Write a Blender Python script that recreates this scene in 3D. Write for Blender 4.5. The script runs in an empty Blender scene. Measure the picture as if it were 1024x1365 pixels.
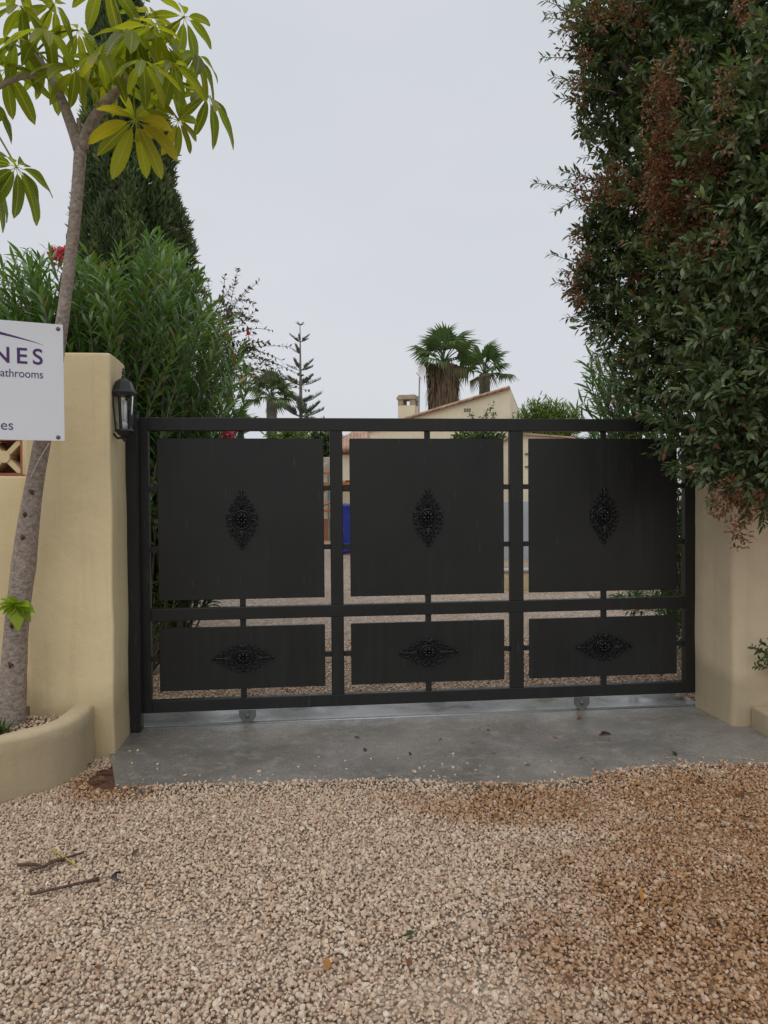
import bpy, bmesh, math, random
import numpy as np
from mathutils import Vector, Matrix, Euler, noise as mnoise

random.seed(7); RNG = np.random.default_rng(11)
scene = bpy.context.scene
C = scene.collection
R = math.radians
PI = math.pi

# ------------------------------------------------------------------ camera
CAMZ = 1.40; PITCH = R(-1.2); ROLL = R(-0.45); FPX = 1025.0; IW, IH = 1024.0, 1365.0
cam_d = bpy.data.cameras.new("camera"); cam = bpy.data.objects.new("camera", cam_d); C.objects.link(cam)
cam_d.sensor_fit = 'VERTICAL'; cam_d.sensor_height = 36.0; cam_d.lens = FPX / IH * 36.0
cam_d.clip_start = 0.05; cam_d.clip_end = 3000
cam.location = (0, 0, CAMZ)
cam.rotation_euler = (Matrix.Rotation(R(90) + PITCH, 3, 'X') @ Matrix.Rotation(ROLL, 3, 'Z')).to_euler()
scene.camera = cam

# ------------------------------------------------------------------ overcast sky
SUN_EL, SUN_AZ = R(62), R(200)          # a soft glow behind the clouds, behind the camera
world = bpy.data.worlds.new("World"); scene.world = world; world.use_nodes = True
nt = world.node_tree; nt.nodes.clear()
wo = nt.nodes.new("ShaderNodeOutputWorld"); bg = nt.nodes.new("ShaderNodeBackground")
sky = nt.nodes.new("ShaderNodeTexSky"); sky.sky_type = 'NISHITA'; sky.sun_disc = False
sky.sun_elevation = SUN_EL; sky.sun_rotation = SUN_AZ; sky.air_density = 1.0; sky.dust_density = 4.0
tc = nt.nodes.new("ShaderNodeTexCoord"); mp = nt.nodes.new("ShaderNodeMapping"); mp.inputs['Scale'].default_value = (1, 1, 3.0)
nz = nt.nodes.new("ShaderNodeTexNoise"); nz.inputs['Scale'].default_value = 1.6; nz.inputs['Detail'].default_value = 3
cr = nt.nodes.new("ShaderNodeValToRGB")
cr.color_ramp.elements[0].position = .3; cr.color_ramp.elements[0].color = (6.5, 6.78, 7.3, 1)
cr.color_ramp.elements[1].position = .7; cr.color_ramp.elements[1].color = (7.1, 7.3, 7.7, 1)
mx = nt.nodes.new("ShaderNodeMix"); mx.data_type = 'RGBA'; mx.inputs[0].default_value = 0.94
nt.links.new(tc.outputs['Generated'], mp.inputs['Vector']); nt.links.new(mp.outputs[0], nz.inputs['Vector'])
nt.links.new(nz.outputs['Fac'], cr.inputs[0]); nt.links.new(sky.outputs[0], mx.inputs[6]); nt.links.new(cr.outputs[0], mx.inputs[7])
nt.links.new(mx.outputs[2], bg.inputs[0]); bg.inputs[1].default_value = 0.10
nt.links.new(bg.outputs[0], wo.inputs[0])
sd = bpy.data.lights.new("sun", 'SUN'); sd.energy = 1.2; sd.angle = R(60); sd.color = (1.0, .97, .92)
so = bpy.data.objects.new("sun", sd); C.objects.link(so)
_d = Vector((math.sin(SUN_AZ) * math.cos(SUN_EL), math.cos(SUN_AZ) * math.cos(SUN_EL), math.sin(SUN_EL)))
so.rotation_euler = _d.to_track_quat('Z', 'Y').to_euler(); so.location = (0, -3, 12)
vs = scene.view_settings; vs.view_transform = 'Standard'; vs.look = 'None'; vs.exposure = 0.0; vs.gamma = 1.0
vs.use_curve_mapping = False

# ------------------------------------------------------------------ geometry helpers
_Rc = np.array(cam.rotation_euler.to_matrix())
def ray(px, py):
    return _Rc @ np.array([(px - IW / 2) / FPX, -(py - IH / 2) / FPX, -1.0])
def at(px, py, Y):                      # the point at world depth Y seen in that direction
    d = ray(px, py); t = Y / d[1]
    return Vector((d[0] * t, Y, CAMZ + d[2] * t))
def gnd(px, py, z=0.0):
    d = ray(px, py); t = (z - CAMZ) / d[2]
    return Vector((d[0] * t, d[1] * t, z))

def tag(o, label=None, cat=None, group=None, kind=None):
    if label: o['label'] = label
    if cat: o['category'] = cat
    if group: o['group'] = group
    if kind: o['kind'] = kind
    return o
def empty(name, loc, rz=0.0, label=None, cat=None, group=None):
    o = bpy.data.objects.new(name, None); C.objects.link(o); o.location = loc; o.rotation_euler = (0, 0, rz)
    o.empty_display_size = .1
    return tag(o, label, cat, group)
def link(name, me, parent=None, loc=None):
    o = bpy.data.objects.new(name, me); C.objects.link(o)
    if parent: o.parent = parent
    if loc is not None: o.location = loc
    return o
def np_mesh(name, V, F, mat=None, tint=None, smooth=False):
    V = np.asarray(V, dtype=np.float32); F = np.asarray(F, dtype=np.int32)
    me = bpy.data.meshes.new(name); n = F.shape[1]
    me.vertices.add(len(V)); me.vertices.foreach_set("co", V.ravel())
    me.loops.add(F.size); me.loops.foreach_set("vertex_index", F.ravel())
    me.polygons.add(len(F)); me.polygons.foreach_set("loop_start", np.arange(0, F.size, n, dtype=np.int32))
    me.polygons.foreach_set("use_smooth", np.full(len(F), smooth, dtype=bool))
    if tint is not None:
        a = me.attributes.new("tint", 'FLOAT_COLOR', 'POINT')
        t = np.ones((len(V), 4), dtype=np.float32); t[:, :tint.shape[1]] = tint
        a.data.foreach_set("color", t.ravel())
    me.update(); me.validate()
    if mat: me.materials.append(mat)
    return me
class MB:
    """collects polygons of one part"""
    def __init__(s): s.v = []; s.f = []
    def add(s, V, F):
        o = len(s.v); s.v += [tuple(p) for p in V]; s.f += [tuple(i + o for i in f) for f in F]; return s
    def box(s, a, b):
        x0, y0, z0 = a; x1, y1, z1 = b
        return s.add([(x0,y0,z0),(x1,y0,z0),(x1,y1,z0),(x0,y1,z0),(x0,y0,z1),(x1,y0,z1),(x1,y1,z1),(x0,y1,z1)],
                     [(3,2,1,0),(4,5,6,7),(0,1,5,4),(1,2,6,5),(2,3,7,6),(3,0,4,7)])
    def bbox(s, a, b, w=.004, seg=1):
        bm = bmesh.new(); bmesh.ops.create_cube(bm, size=1)
        for v in bm.verts: v.co = Vector([a[i] + (v.co[i] + .5) * (b[i] - a[i]) for i in range(3)])
        bmesh.ops.bevel(bm, geom=bm.edges[:], offset=w, segments=seg, affect='EDGES', profile=.5)
        bm.verts.index_update()
        V = [v.co[:] for v in bm.verts]; F = [[v.index for v in f.verts] for f in bm.faces]; bm.free()
        return s.add(V, F)
    def tube(s, pts, rad, sides=8, cap=True):
        pts = [Vector(p) for p in pts]; n = len(pts)
        if not hasattr(rad, '__len__'): rad = [rad] * n
        V = []; prev = None
        for i, p in enumerate(pts):
            t = (pts[min(i + 1, n - 1)] - pts[max(i - 1, 0)]).normalized()
            u = prev if prev is not None else (Vector((0, 0, 1)) if abs(t.z) < .9 else Vector((1, 0, 0)))
            x = (u - t * u.dot(t)).normalized(); prev = x; y = t.cross(x)
            for k in range(sides):
                a = 2 * PI * k / sides; V.append(p + (x * math.cos(a) + y * math.sin(a)) * rad[i])
        F = [(i*sides+k, i*sides+(k+1)%sides, (i+1)*sides+(k+1)%sides, (i+1)*sides+k) for i in range(n-1) for k in range(sides)]
        if cap: F += [tuple(range(sides - 1, -1, -1)), tuple((n-1)*sides + k for k in range(sides))]
        return s.add(V, F)
    def lathe(s, prof, center=(0,0,0), sides=12, a0=0.0):
        V = []; cx, cy, cz = center
        for r, z in prof:
            for k in range(sides):
                a = a0 + 2 * PI * k / sides; V.append((cx + r * math.cos(a), cy + r * math.sin(a), cz + z))
        n = len(prof)
        F = [(i*sides+k, i*sides+(k+1)%sides, (i+1)*sides+(k+1)%sides, (i+1)*sides+k) for i in range(n-1) for k in range(sides)]
        F += [tuple(range(sides-1,-1,-1)), tuple((n-1)*sides+k for k in range(sides))]
        return s.add(V, F)
    def prism(s, poly, z0, z1):
        n = len(poly); V = [(p[0], p[1], z0) for p in poly] + [(p[0], p[1], z1) for p in poly]
        return s.add(V, [tuple(range(n-1,-1,-1)), tuple(range(n, 2*n))] + [(i,(i+1)%n,n+(i+1)%n,n+i) for i in range(n)])
    def mesh(s, name, mat, smooth=False):
        me = bpy.data.meshes.new(name); me.from_pydata(s.v, [], s.f)
        if smooth: me.polygons.foreach_set("use_smooth", [True] * len(me.polygons))
        me.update()
        if mat: me.materials.append(mat)
        return me
    def build(s, name, mat, parent=None, smooth=False, loc=None):
        return link(name, s.mesh(name, mat, smooth), parent, loc)

def rough_solid(a, b, bevel=.025, cuts=.12, amp=.006, scale=2.2, taper=None):
    """a hand-plastered block: rounded edges, slightly wavy faces"""
    bm = bmesh.new(); bmesh.ops.create_cube(bm, size=1)
    for v in bm.verts: v.co = Vector([a[i] + (v.co[i] + .5) * (b[i] - a[i]) for i in range(3)])
    for ax in range(3):
        n = max(0, int((b[ax] - a[ax]) / cuts) - 1)
        for k in range(n):
            x = a[ax] + (b[ax] - a[ax]) * (k + 1) / (n + 1)
            no = [0, 0, 0]; no[ax] = 1; co = [0, 0, 0]; co[ax] = x
            bmesh.ops.bisect_plane(bm, geom=bm.verts[:] + bm.edges[:] + bm.faces[:], plane_co=co, plane_no=no)
    def edge_sharp(e):
        return len(e.link_faces) == 2 and e.link_faces[0].normal.dot(e.link_faces[1].normal) < .5
    bm.normal_update()
    bmesh.ops.bevel(bm, geom=[e for e in bm.edges if edge_sharp(e)], offset=bevel, segments=3, affect='EDGES', profile=.5)
    for v in bm.verts:
        p = v.co * scale
        v.co += Vector((mnoise.noise(p), mnoise.noise(p + Vector((7, 3, 1))), mnoise.noise(p + Vector((2, 9, 5))))) * amp
        p2 = v.co * 14; v.co += Vector((mnoise.noise(p2), mnoise.noise(p2 + Vector((5, 5, 5))), 0)) * amp * .35
    return bm
def bm_obj(name, bm, mat, parent=None, smooth=True):
    me = bpy.data.meshes.new(name); bm.to_mesh(me); bm.free()
    if smooth: me.polygons.foreach_set("use_smooth", [True] * len(me.polygons))
    me.materials.append(mat); return link(name, me, parent)

# ---- foliage: thousands of leaf-shaped faces in one mesh
def leaf_template(w, n=2, fold=.25, curl=.15):
    V = [(0, 0, 0)]; F = []
    for i in range(1, n + 1):
        t = i / (n + 1); ww = w * math.sin(PI * t ** .85) ; z = -curl * t * t
        V += [(-ww, t, z + fold * ww), (0, t, z), (ww, t, z + fold * ww)]
    V.append((0, 1, -curl))
    F += [(0, 2, 1), (0, 3, 2)]
    for i in range(n - 1):
        a = 1 + 3 * i; b = a + 3
        F += [(a, a+1, b+1), (a, b+1, b), (a+1, a+2, b+2), (a+1, b+2, b+1)]
    a = 1 + 3 * (n - 1); t = len(V) - 1
    F += [(a, a+1, t), (a+1, a+2, t)]
    return np.array(V, float), np.array(F, int)
def leaf_flat(w, n=2, lift=.18, curl=.15):
    V = [(0, 0, 0)]; F = [(0, 2, 1)]
    for i in range(1, n + 1):
        t = i / (n + 1); ww = w * math.sin(PI * t ** .9); z = lift * w * math.sin(PI * t) * 1.5 - curl * t * t
        V += [(-ww, t, z), (ww * .92, t + .03, z * .6)]
    V.append((0, 1, -curl)); k = len(V) - 1
    for i in range(n - 1): a = 1 + 2 * i; F += [(a, a + 1, a + 3), (a, a + 3, a + 2)]
    F.append((k - 2, k - 1, k)); return np.array(V, float), np.array(F, int)
def unit(v): return v / (np.linalg.norm(v, axis=-1, keepdims=True) + 1e-9)
def leaves(tmpl, P, D, N, S, T):
    """P positions, D length direction, N approximate upper side, S length, T tint (n,3)"""
    V, F = tmpl; D = unit(D); X = unit(np.cross(D, N)); Z = np.cross(X, D)
    W = P[:, None, :] + S[:, None, None] * (V[None, :, 0:1] * X[:, None, :] + V[None, :, 1:2] * D[:, None, :] + V[None, :, 2:3] * Z[:, None, :])
    k = len(V); FF = F[None] + (np.arange(len(P)) * k)[:, None, None]
    return W.reshape(-1, 3), FF.reshape(-1, 3), np.repeat(T, k, axis=0)
def foliage(name, chunks, mat, parent, origin=(0, 0, 0), smooth=False):
    Vs, Fs, Ts = [], [], []; o = 0
    for V, F, T in chunks:
        Vs.append(V - np.array(origin)); Fs.append(F + o); Ts.append(T); o += len(V)
    me = np_mesh(name, np.concatenate(Vs), np.concatenate(Fs), mat, np.concatenate(Ts), smooth)
    return link(name, me, parent)
def rdir(n, rng=RNG): return unit(rng.normal(size=(n, 3)))

# ------------------------------------------------------------------ materials
def newmat(name):
    m = bpy.data.materials.new(name); m.use_nodes = True; t = m.node_tree; t.nodes.clear()
    o = t.nodes.new("ShaderNodeOutputMaterial"); p = t.nodes.new("ShaderNodeBsdfPrincipled"); t.links.new(p.outputs[0], o.inputs[0])
    return m, t, p, o
def nd(t, typ, **kw):
    n = t.nodes.new(typ)
    for k, v in kw.items():
        if k in n.inputs: n.inputs[k].default_value = v
        else: setattr(n, k, v)
    return n
def ramp(t, stops, fac=None):
    r = t.nodes.new("ShaderNodeValToRGB"); e = r.color_ramp.elements
    while len(e) < len(stops): e.new(.5)
    for q, (p, c) in zip(e, stops): q.position = p; q.color = (*c, 1) if len(c) == 3 else c
    if fac is not None: t.links.new(fac, r.inputs[0])
    return r
def noise(t, scale, detail=4, coord=None, rough=.55, dist=0):
    n = nd(t, "ShaderNodeTexNoise", Scale=scale, Detail=detail, Roughness=rough, Distortion=dist)
    if coord is not None: t.links.new(coord, n.inputs['Vector'])
    return n
def mix(t, a, b, fac, mode='MIX'):
    m = t.nodes.new("ShaderNodeMix"); m.data_type = 'RGBA'; m.blend_type = mode
    for i, x in ((0, fac), (6, a), (7, b)):
        if isinstance(x, (int, float)): m.inputs[i].default_value = x
        elif isinstance(x, tuple): m.inputs[i].default_value = (*x, 1)
        else: t.links.new(x, m.inputs[i])
    return m.outputs[2]
def bump(t, p, h, strength=.3, dist=.01):
    b = nd(t, "ShaderNodeBump", Strength=strength, Distance=dist); t.links.new(h, b.inputs['Height']); t.links.new(b.outputs[0], p.inputs['Normal']); return b
def pos(t): return t.nodes.new("ShaderNodeNewGeometry").outputs['Position']
def simple(name, col, rough=.6, var=.15, scale=8, bmp=.0, bscale=40, metallic=0, spec=.5):
    m, t, p, o = newmat(name); P = pos(t)
    n = noise(t, scale, 5, P)
    c = ramp(t, [(.25, tuple(x * (1 - var) for x in col)), (.75, tuple(min(1, x * (1 + var)) for x in col))], n.outputs['Fac'])
    t.links.new(c.outputs[0], p.inputs['Base Color']); p.inputs['Roughness'].default_value = rough; p.inputs['Metallic'].default_value = metallic
    p.inputs['Specular IOR Level'].default_value = spec
    if bmp: bump(t, p, noise(t, bscale, 4, P).outputs['Fac'], bmp)
    return m
def plaster(name, col, dirt=(.30, .24, .14)):
    m, t, p, o = newmat(name); P = pos(t)
    big = noise(t, 1.3, 5, P); fine = noise(t, 30, 6, P, .65)
    base = ramp(t, [(.3, tuple(x * .9 for x in col)), (.7, tuple(x * 1.06 for x in col))], big.outputs['Fac']).outputs[0]
    # rain streaks: noise stretched along z
    mp = nd(t, "ShaderNodeMapping"); mp.inputs['Scale'].default_value = (16, 16, .7); t.links.new(P, mp.inputs[0])
    st = noise(t, 1, 4, mp.outputs[0]); sr = ramp(t, [(.52, (0, 0, 0)), (.8, (1, 1, 1))], st.outputs['Fac'])
    base = mix(t, base, dirt, sr.outputs[0]); base_n = base.node; base_n.inputs[0].default_value = 0
    mu = nd(t, "ShaderNodeMath", operation='MULTIPLY'); t.links.new(sr.outputs[0], mu.inputs[0]); mu.inputs[1].default_value = .28
    t.links.new(mu.outputs[0], base_n.inputs[0])
    # splash-back grime on the lowest centimetres
    sx = nd(t, "ShaderNodeSeparateXYZ"); t.links.new(P, sx.inputs[0])
    ad = nd(t, "ShaderNodeMath", operation='MULTIPLY_ADD'); t.links.new(big.outputs['Fac'], ad.inputs[0]); ad.inputs[1].default_value = -.5
    t.links.new(sx.outputs[2], ad.inputs[2])
    gr = ramp(t, [(-0.0, (1, 1, 1)), (.12, (0, 0, 0))], ad.outputs[0])
    m2 = nd(t, "ShaderNodeMath", operation='MULTIPLY'); t.links.new(gr.outputs[0], m2.inputs[0]); m2.inputs[1].default_value = .5
    base = mix(t, base, tuple(x * .75 for x in dirt), m2.outputs[0])
    cb = noise(t, 5, 6, P, .7); ck = ramp(t, [(.42, (1, 1, 1)), (.5, (0, 0, 0))], cb.outputs['Fac'])
    m3 = nd(t, "ShaderNodeMath", operation='MULTIPLY'); t.links.new(ck.outputs[0], m3.inputs[0]); m3.inputs[1].default_value = .09
    base = mix(t, base, dirt, m3.outputs[0])
    t.links.new(base, p.inputs['Base Color']); p.inputs['Roughness'].default_value = .82
    tr_ = noise(t, 11, 5, P, .6, .8); bump(t, p, mix(t, fine.outputs['Fac'], tr_.outputs['Fac'], .5), .55, .010)
    return m
def leafmat(name, stops, dry=((.16, .07, .03), (.30, .13, .06)), trans=.3, rough=.42, tcol=1.6):
    """tint.r picks along the ramp, tint.g = dry / dead share"""
    m, t, p, o = newmat(name)
    a = nd(t, "ShaderNodeAttribute", attribute_name="tint"); s = nd(t, "ShaderNodeSeparateColor"); t.links.new(a.outputs['Color'], s.inputs[0])
    g = ramp(t, stops, s.outputs[0]); d = ramp(t, [(0, dry[0]), (1, dry[1])], s.outputs[2])
    c = mix(t, g.outputs[0], d.outputs[0], s.outputs[1])
    t.links.new(c, p.inputs['Base Color']); p.inputs['Roughness'].default_value = rough
    tr = nd(t, "ShaderNodeBsdfTranslucent"); tc_ = mix(t, c, (tcol, tcol * 1.05, tcol * .5), 1.0, 'MULTIPLY'); t.links.new(tc_, tr.inputs[0])
    ms = nd(t, "ShaderNodeMixShader"); ms.inputs[0].default_value = trans
    t.links.new(p.outputs[0], ms.inputs[1]); t.links.new(tr.outputs[0], ms.inputs[2]); t.links.new(ms.outputs[0], o.inputs[0])
    return m
def bark(name, c0, c1, scale=22, stretch=.35):
    m, t, p, o = newmat(name); P = pos(t)
    mp = nd(t, "ShaderNodeMapping"); mp.inputs['Scale'].default_value = (1, 1, stretch); t.links.new(P, mp.inputs[0])
    n = noise(t, scale, 6, mp.outputs[0], .7); r = ramp(t, [(.3, c0), (.7, c1)], n.outputs['Fac'])
    t.links.new(r.outputs[0], p.inputs['Base Color']); p.inputs['Roughness'].default_value = .85
    bump(t, p, n.outputs['Fac'], .8, .012); return m

M = {}
def gate_paint():
    m, t, p, o = newmat("gate_paint"); P = pos(t)
    n = noise(t, 2.2, 4, P); f = noise(t, 160, 2, P)
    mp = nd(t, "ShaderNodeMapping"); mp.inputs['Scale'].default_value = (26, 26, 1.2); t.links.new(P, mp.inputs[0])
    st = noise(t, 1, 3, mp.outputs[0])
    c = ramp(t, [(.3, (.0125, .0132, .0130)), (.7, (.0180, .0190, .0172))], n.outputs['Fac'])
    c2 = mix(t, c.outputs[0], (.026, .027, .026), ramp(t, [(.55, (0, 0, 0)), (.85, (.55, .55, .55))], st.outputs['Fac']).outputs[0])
    mq = nd(t, "ShaderNodeMapping"); mq.inputs['Scale'].default_value = (75, 75, 6); t.links.new(P, mq.inputs[0]); glint_n = noise(t, 1, 1, mq.outputs[0])
    c2 = mix(t, c2, (.050, .051, .051), ramp(t, [(.735, (0, 0, 0)), (.80, (.8, .8, .8))], glint_n.outputs['Fac']).outputs[0])  # short pale streaks: glints of rain painted into the colour
    t.links.new(c2, p.inputs['Base Color'])
    rr = ramp(t, [(.3, (.30, .30, .30)), (.7, (.58, .58, .58))], st.outputs['Fac']); t.links.new(rr.outputs[0], p.inputs['Roughness'])
    p.inputs['Specular IOR Level'].default_value = .35
    b1 = bump(t, p, f.outputs['Fac'], .06, .002)
    b2 = nd(t, "ShaderNodeBump", Strength=.35, Distance=.02); t.links.new(noise(t, 1.7, 2, P).outputs['Fac'], b2.inputs['Height']); t.links.new(b2.outputs[0], b1.inputs['Normal']); return m
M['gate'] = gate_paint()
M['iron'] = simple("cast_iron_black", (.004, .0042, .0055), .36, .2, 60, .2, 120, 0, .45)
M['cream'] = plaster("cream_plaster", (.75, .62, .37), (.42, .32, .17))
M['planter'] = plaster('weathered_planter_plaster', (.66, .545, .35), (.34, .26, .15))
M['cream_r'] = plaster("pale_beige_plaster", (.66, .54, .36), (.36, .28, .17))
M['housewall'] = plaster("house_render", (.74, .66, .48), (.52, .43, .28))
M['greyplaster'] = simple("bare_cement_render", (.27, .27, .265), .85, .2, 9, .3)
M['terracotta'] = simple("terracotta", (.36, .13, .07), .8, .25, 12, .3, 60)
M['rooftile'] = simple("weathered_roof_tile", (.43, .275, .195), .85, .4, 3.5, .3, 40)
M['orange_wood'] = simple("orange_stained_timber", (.42, .14, .04), .7, .25, 14)
M['steel'] = simple("galvanised_steel", (.32, .34, .34), .45, .15, 30, 0, 40, .6)
M['white'] = simple("white_sign_face", (.72, .74, .78), .38, .03, 3)
M['purple'] = simple("purple_print", (.070, .018, .12), .45, .05, 3)
M['purple2'] = simple("dull_purple_print", (.085, .05, .14), .45, .05, 3)
M['screw'] = simple("dull_screw", (.16, .15, .14), .5, .2, 80, 0, 40, .7)
M['lampmetal'] = simple("lantern_black_metal", (.018, .019, .022), .38, .3, 20, .1, 90)
M['bulb'] = simple("frosted_white_tube", (.8, .82, .8), .3, .03, 3)
M['bluetarp'] = simple("blue_tarpaulin", (.012, .03, .26), .45, .25, 9, .4, 12)
M['stonewall'] = simple("rubble_stone", (.34, .30, .25), .9, .3, 6, .6, 18)
M['greywall'] = simple("grey_painted_wall", (.34, .36, .38), .8, .1, 2, .2)
M['dish'] = simple("white_dish", (.72, .72, .73), .45, .03, 3)
M['white_paint'] = simple("white_paint", (.6, .62, .64), .6, .1, 4)
M['wire'] = simple("pale_tie_wire", (.55, .55, .55), .4, .1, 30)
def glass():
    m, t, p, o = newmat("lantern_glass"); p.inputs['Base Color'].default_value = (.9, .93, .93, 1); p.inputs['Roughness'].default_value = .08
    p.inputs['Transmission Weight'].default_value = 1.0; p.inputs['IOR'].default_value = 1.1; return m
M['glass'] = glass()
def concrete():
    m, t, p, o = newmat("wet_concrete"); P = pos(t)
    a = noise(t, 1.1, 6, P, .6, .4); b = noise(t, 9, 6, P, .7); c = noise(t, 70, 4, P, .7)
    col = ramp(t, [(.28, (.12, .11, .098)), (.48, (.20, .187, .168)), (.70, (.30, .283, .257))], a.outputs['Fac'])
    col2 = mix(t, col.outputs[0], (.34, .325, .30), ramp(t, [(.50, (0, 0, 0)), (.72, (.85, .85, .85))], b.outputs['Fac']).outputs[0])
    col3 = mix(t, col2, (.07, .064, .058), ramp(t, [(.34, (.85, .85, .85)), (.47, (0, 0, 0))], c.outputs['Fac']).outputs[0])
    vo = nd(t, "ShaderNodeTexVoronoi", Scale=.75); vo.feature = 'DISTANCE_TO_EDGE'; wp = nd(t, "ShaderNodeVectorMath", operation='MULTIPLY_ADD'); t.links.new(noise(t, 3.5, 5, P, .65).outputs['Color'], wp.inputs[0]); wp.inputs[1].default_value = (.5, .5, .5); t.links.new(P, wp.inputs[2]); t.links.new(wp.outputs[0], vo.inputs['Vector'])
    col3 = mix(t, col3, (.05, .046, .042), ramp(t, [(.0012, (.4, .4, .4)), (.004, (0, 0, 0))], vo.outputs['Distance']).outputs[0])
    t.links.new(col3, p.inputs['Base Color'])
    wet = ramp(t, [(.38, (.13, .13, .13)), (.62, (.52, .52, .52))], noise(t, 2.3, 4, P, .5, .6).outputs['Fac'])
    t.links.new(wet.outputs[0], p.inputs['Roughness'])
    bump(t, p, mix(t, b.outputs['Fac'], c.outputs['Fac'], .5), .45, .012); return m
M['concrete'] = concrete()
def stain_mask(t, P):
    """brown leachate and leaf mould under the tree, with an outline of its own"""
    w = noise(t, 1.0, 4, P, .6); w2 = noise(t, 3.2, 4, P, .6)
    def blob(cx, cy, rx, ry):
        mp = nd(t, "ShaderNodeMapping"); mp.vector_type = 'POINT'
        mp.inputs['Location'].default_value = (-cx / rx, -cy / ry, 0); mp.inputs['Scale'].default_value = (1 / rx, 1 / ry, 0); t.links.new(P, mp.inputs[0])
        l = nd(t, "ShaderNodeVectorMath", operation='LENGTH'); t.links.new(mp.outputs[0], l.inputs[0])
        a1 = nd(t, "ShaderNodeMath", operation='MULTIPLY_ADD'); t.links.new(w2.outputs['Fac'], a1.inputs[0]); a1.inputs[1].default_value = 1.5; t.links.new(l.outputs['Value'], a1.inputs[2])
        return ramp(t, [(.0, (1, 1, 1)), (.45, (.85, .85, .85)), (1.0, (0, 0, 0))], _sub(t, a1.outputs[0], .80)).outputs[0]
    bl = [blob(1.15, 2.4, .80, 1.1), blob(1.75, 3.3, 1.2, 1.1), blob(.62, 3.5, .62, .30), blob(-1.35, 3.75, .3, .3), blob(1.25, 1.7, .5, .8), blob(1.9, 2.1, .8, 1.0), blob(2.0, 2.7, .8, 1.0)]
    out = bl[0]
    for b in bl[1:]: out = mix(t, out, b, 1.0, 'LIGHTEN')
    return out, w2
def _sub(t, a, v):
    s = nd(t, "ShaderNodeMath", operation='SUBTRACT'); t.links.new(a, s.inputs[0]); s.inputs[1].default_value = v; return s.outputs[0]
def gravelmat():
    m, t, p, o = newmat("limestone_gravel"); P = pos(t)
    a = nd(t, "ShaderNodeAttribute", attribute_name="tint"); s = nd(t, "ShaderNodeSeparateColor"); t.links.new(a.outputs['Color'], s.inputs[0])
    g = ramp(t, [(0, (.32, .21, .135)), (.06, (.45, .325, .225)), (.4, (.53, .40, .288)), (.8, (.60, .475, .352)), (.97, (.64, .535, .415)), (1, (.70, .62, .53))], s.outputs[0])
    pk = mix(t, g.outputs[0], (.44, .27, .17), ramp(t, [(.86, (0, 0, 0)), (.95, (.7, .7, .7))], s.outputs[1]).outputs[0])
    n = noise(t, 90, 3, P); c = mix(t, pk, n.outputs['Color'], .10, 'SOFT_LIGHT')
    sm, w2 = stain_mask(t, P)
    gn = nd(t, "ShaderNodeMath", operation='MULTIPLY_ADD'); t.links.new(s.outputs[2], gn.inputs[0]); gn.inputs[1].default_value = .95; gn.inputs[2].default_value = .32
    gm = nd(t, "ShaderNodeMath", operation='MULTIPLY'); gm.use_clamp = True; t.links.new(gn.outputs[0], gm.inputs[0]); t.links.new(sm, gm.inputs[1])
    st = mix(t, c, (.58, .39, .22), gm.outputs[0], 'MULTIPLY')
    t.links.new(st, p.inputs['Base Color'])
    p.inputs['Roughness'].default_value = .5; p.inputs['Specular IOR Level'].default_value = .4
    bump(t, p, n.outputs['Fac'], .3, .002); return m
M['gravel'] = gravelmat()
def groundmat():
    m, t, p, o = newmat("gravel_ground"); P = pos(t)
    v = nd(t, "ShaderNodeTexVoronoi", Scale=42); t.links.new(P, v.inputs['Vector'])
    s = nd(t, "ShaderNodeSeparateColor"); t.links.new(v.outputs['Color'], s.inputs[0])
    g = ramp(t, [(0, (.20, .13, .085)), (.2, (.36, .265, .19)), (.7, (.50, .39, .295)), (1, (.60, .52, .44))], s.outputs[0])
    n = noise(t, .7, 4, P); c = mix(t, g.outputs[0], (.30, .20, .12), ramp(t, [(.45, (0, 0, 0)), (.8, (.45, .45, .45))], n.outputs['Fac']).outputs[0])
    dk = ramp(t, [(.0, (1, 1, 1)), (.55, (.75, .75, .75)), (.9, (.45, .45, .45))], v.outputs['Distance'])
    c = mix(t, c, dk.outputs[0], 1.0, 'MULTIPLY'); sm, _w = stain_mask(t, P); c = mix(t, c, (.58, .40, .24), sm, 'MULTIPLY'); t.links.new(c, p.inputs['Base Color']); p.inputs['Roughness'].default_value = .7
    iv = nd(t, "ShaderNodeMath", operation='MULTIPLY'); t.links.new(v.outputs['Distance'], iv.inputs[0]); iv.inputs[1].default_value = -1
    bump(t, p, iv.outputs[0], .6, .02); return m
M['ground'] = groundmat()
def earthmat():
    m, t, p, o = newmat("damp_earth_bed"); P = pos(t); n = noise(t, 60, 5, P, .7)
    c = ramp(t, [(.3, (.055, .022, .012)), (.7, (.16, .07, .04))], n.outputs['Fac']); t.links.new(c.outputs[0], p.inputs['Base Color'])
    p.inputs['Roughness'].default_value = .7; bump(t, p, n.outputs['Fac'], .8, .01); return m
M['earth'] = earthmat()

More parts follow.
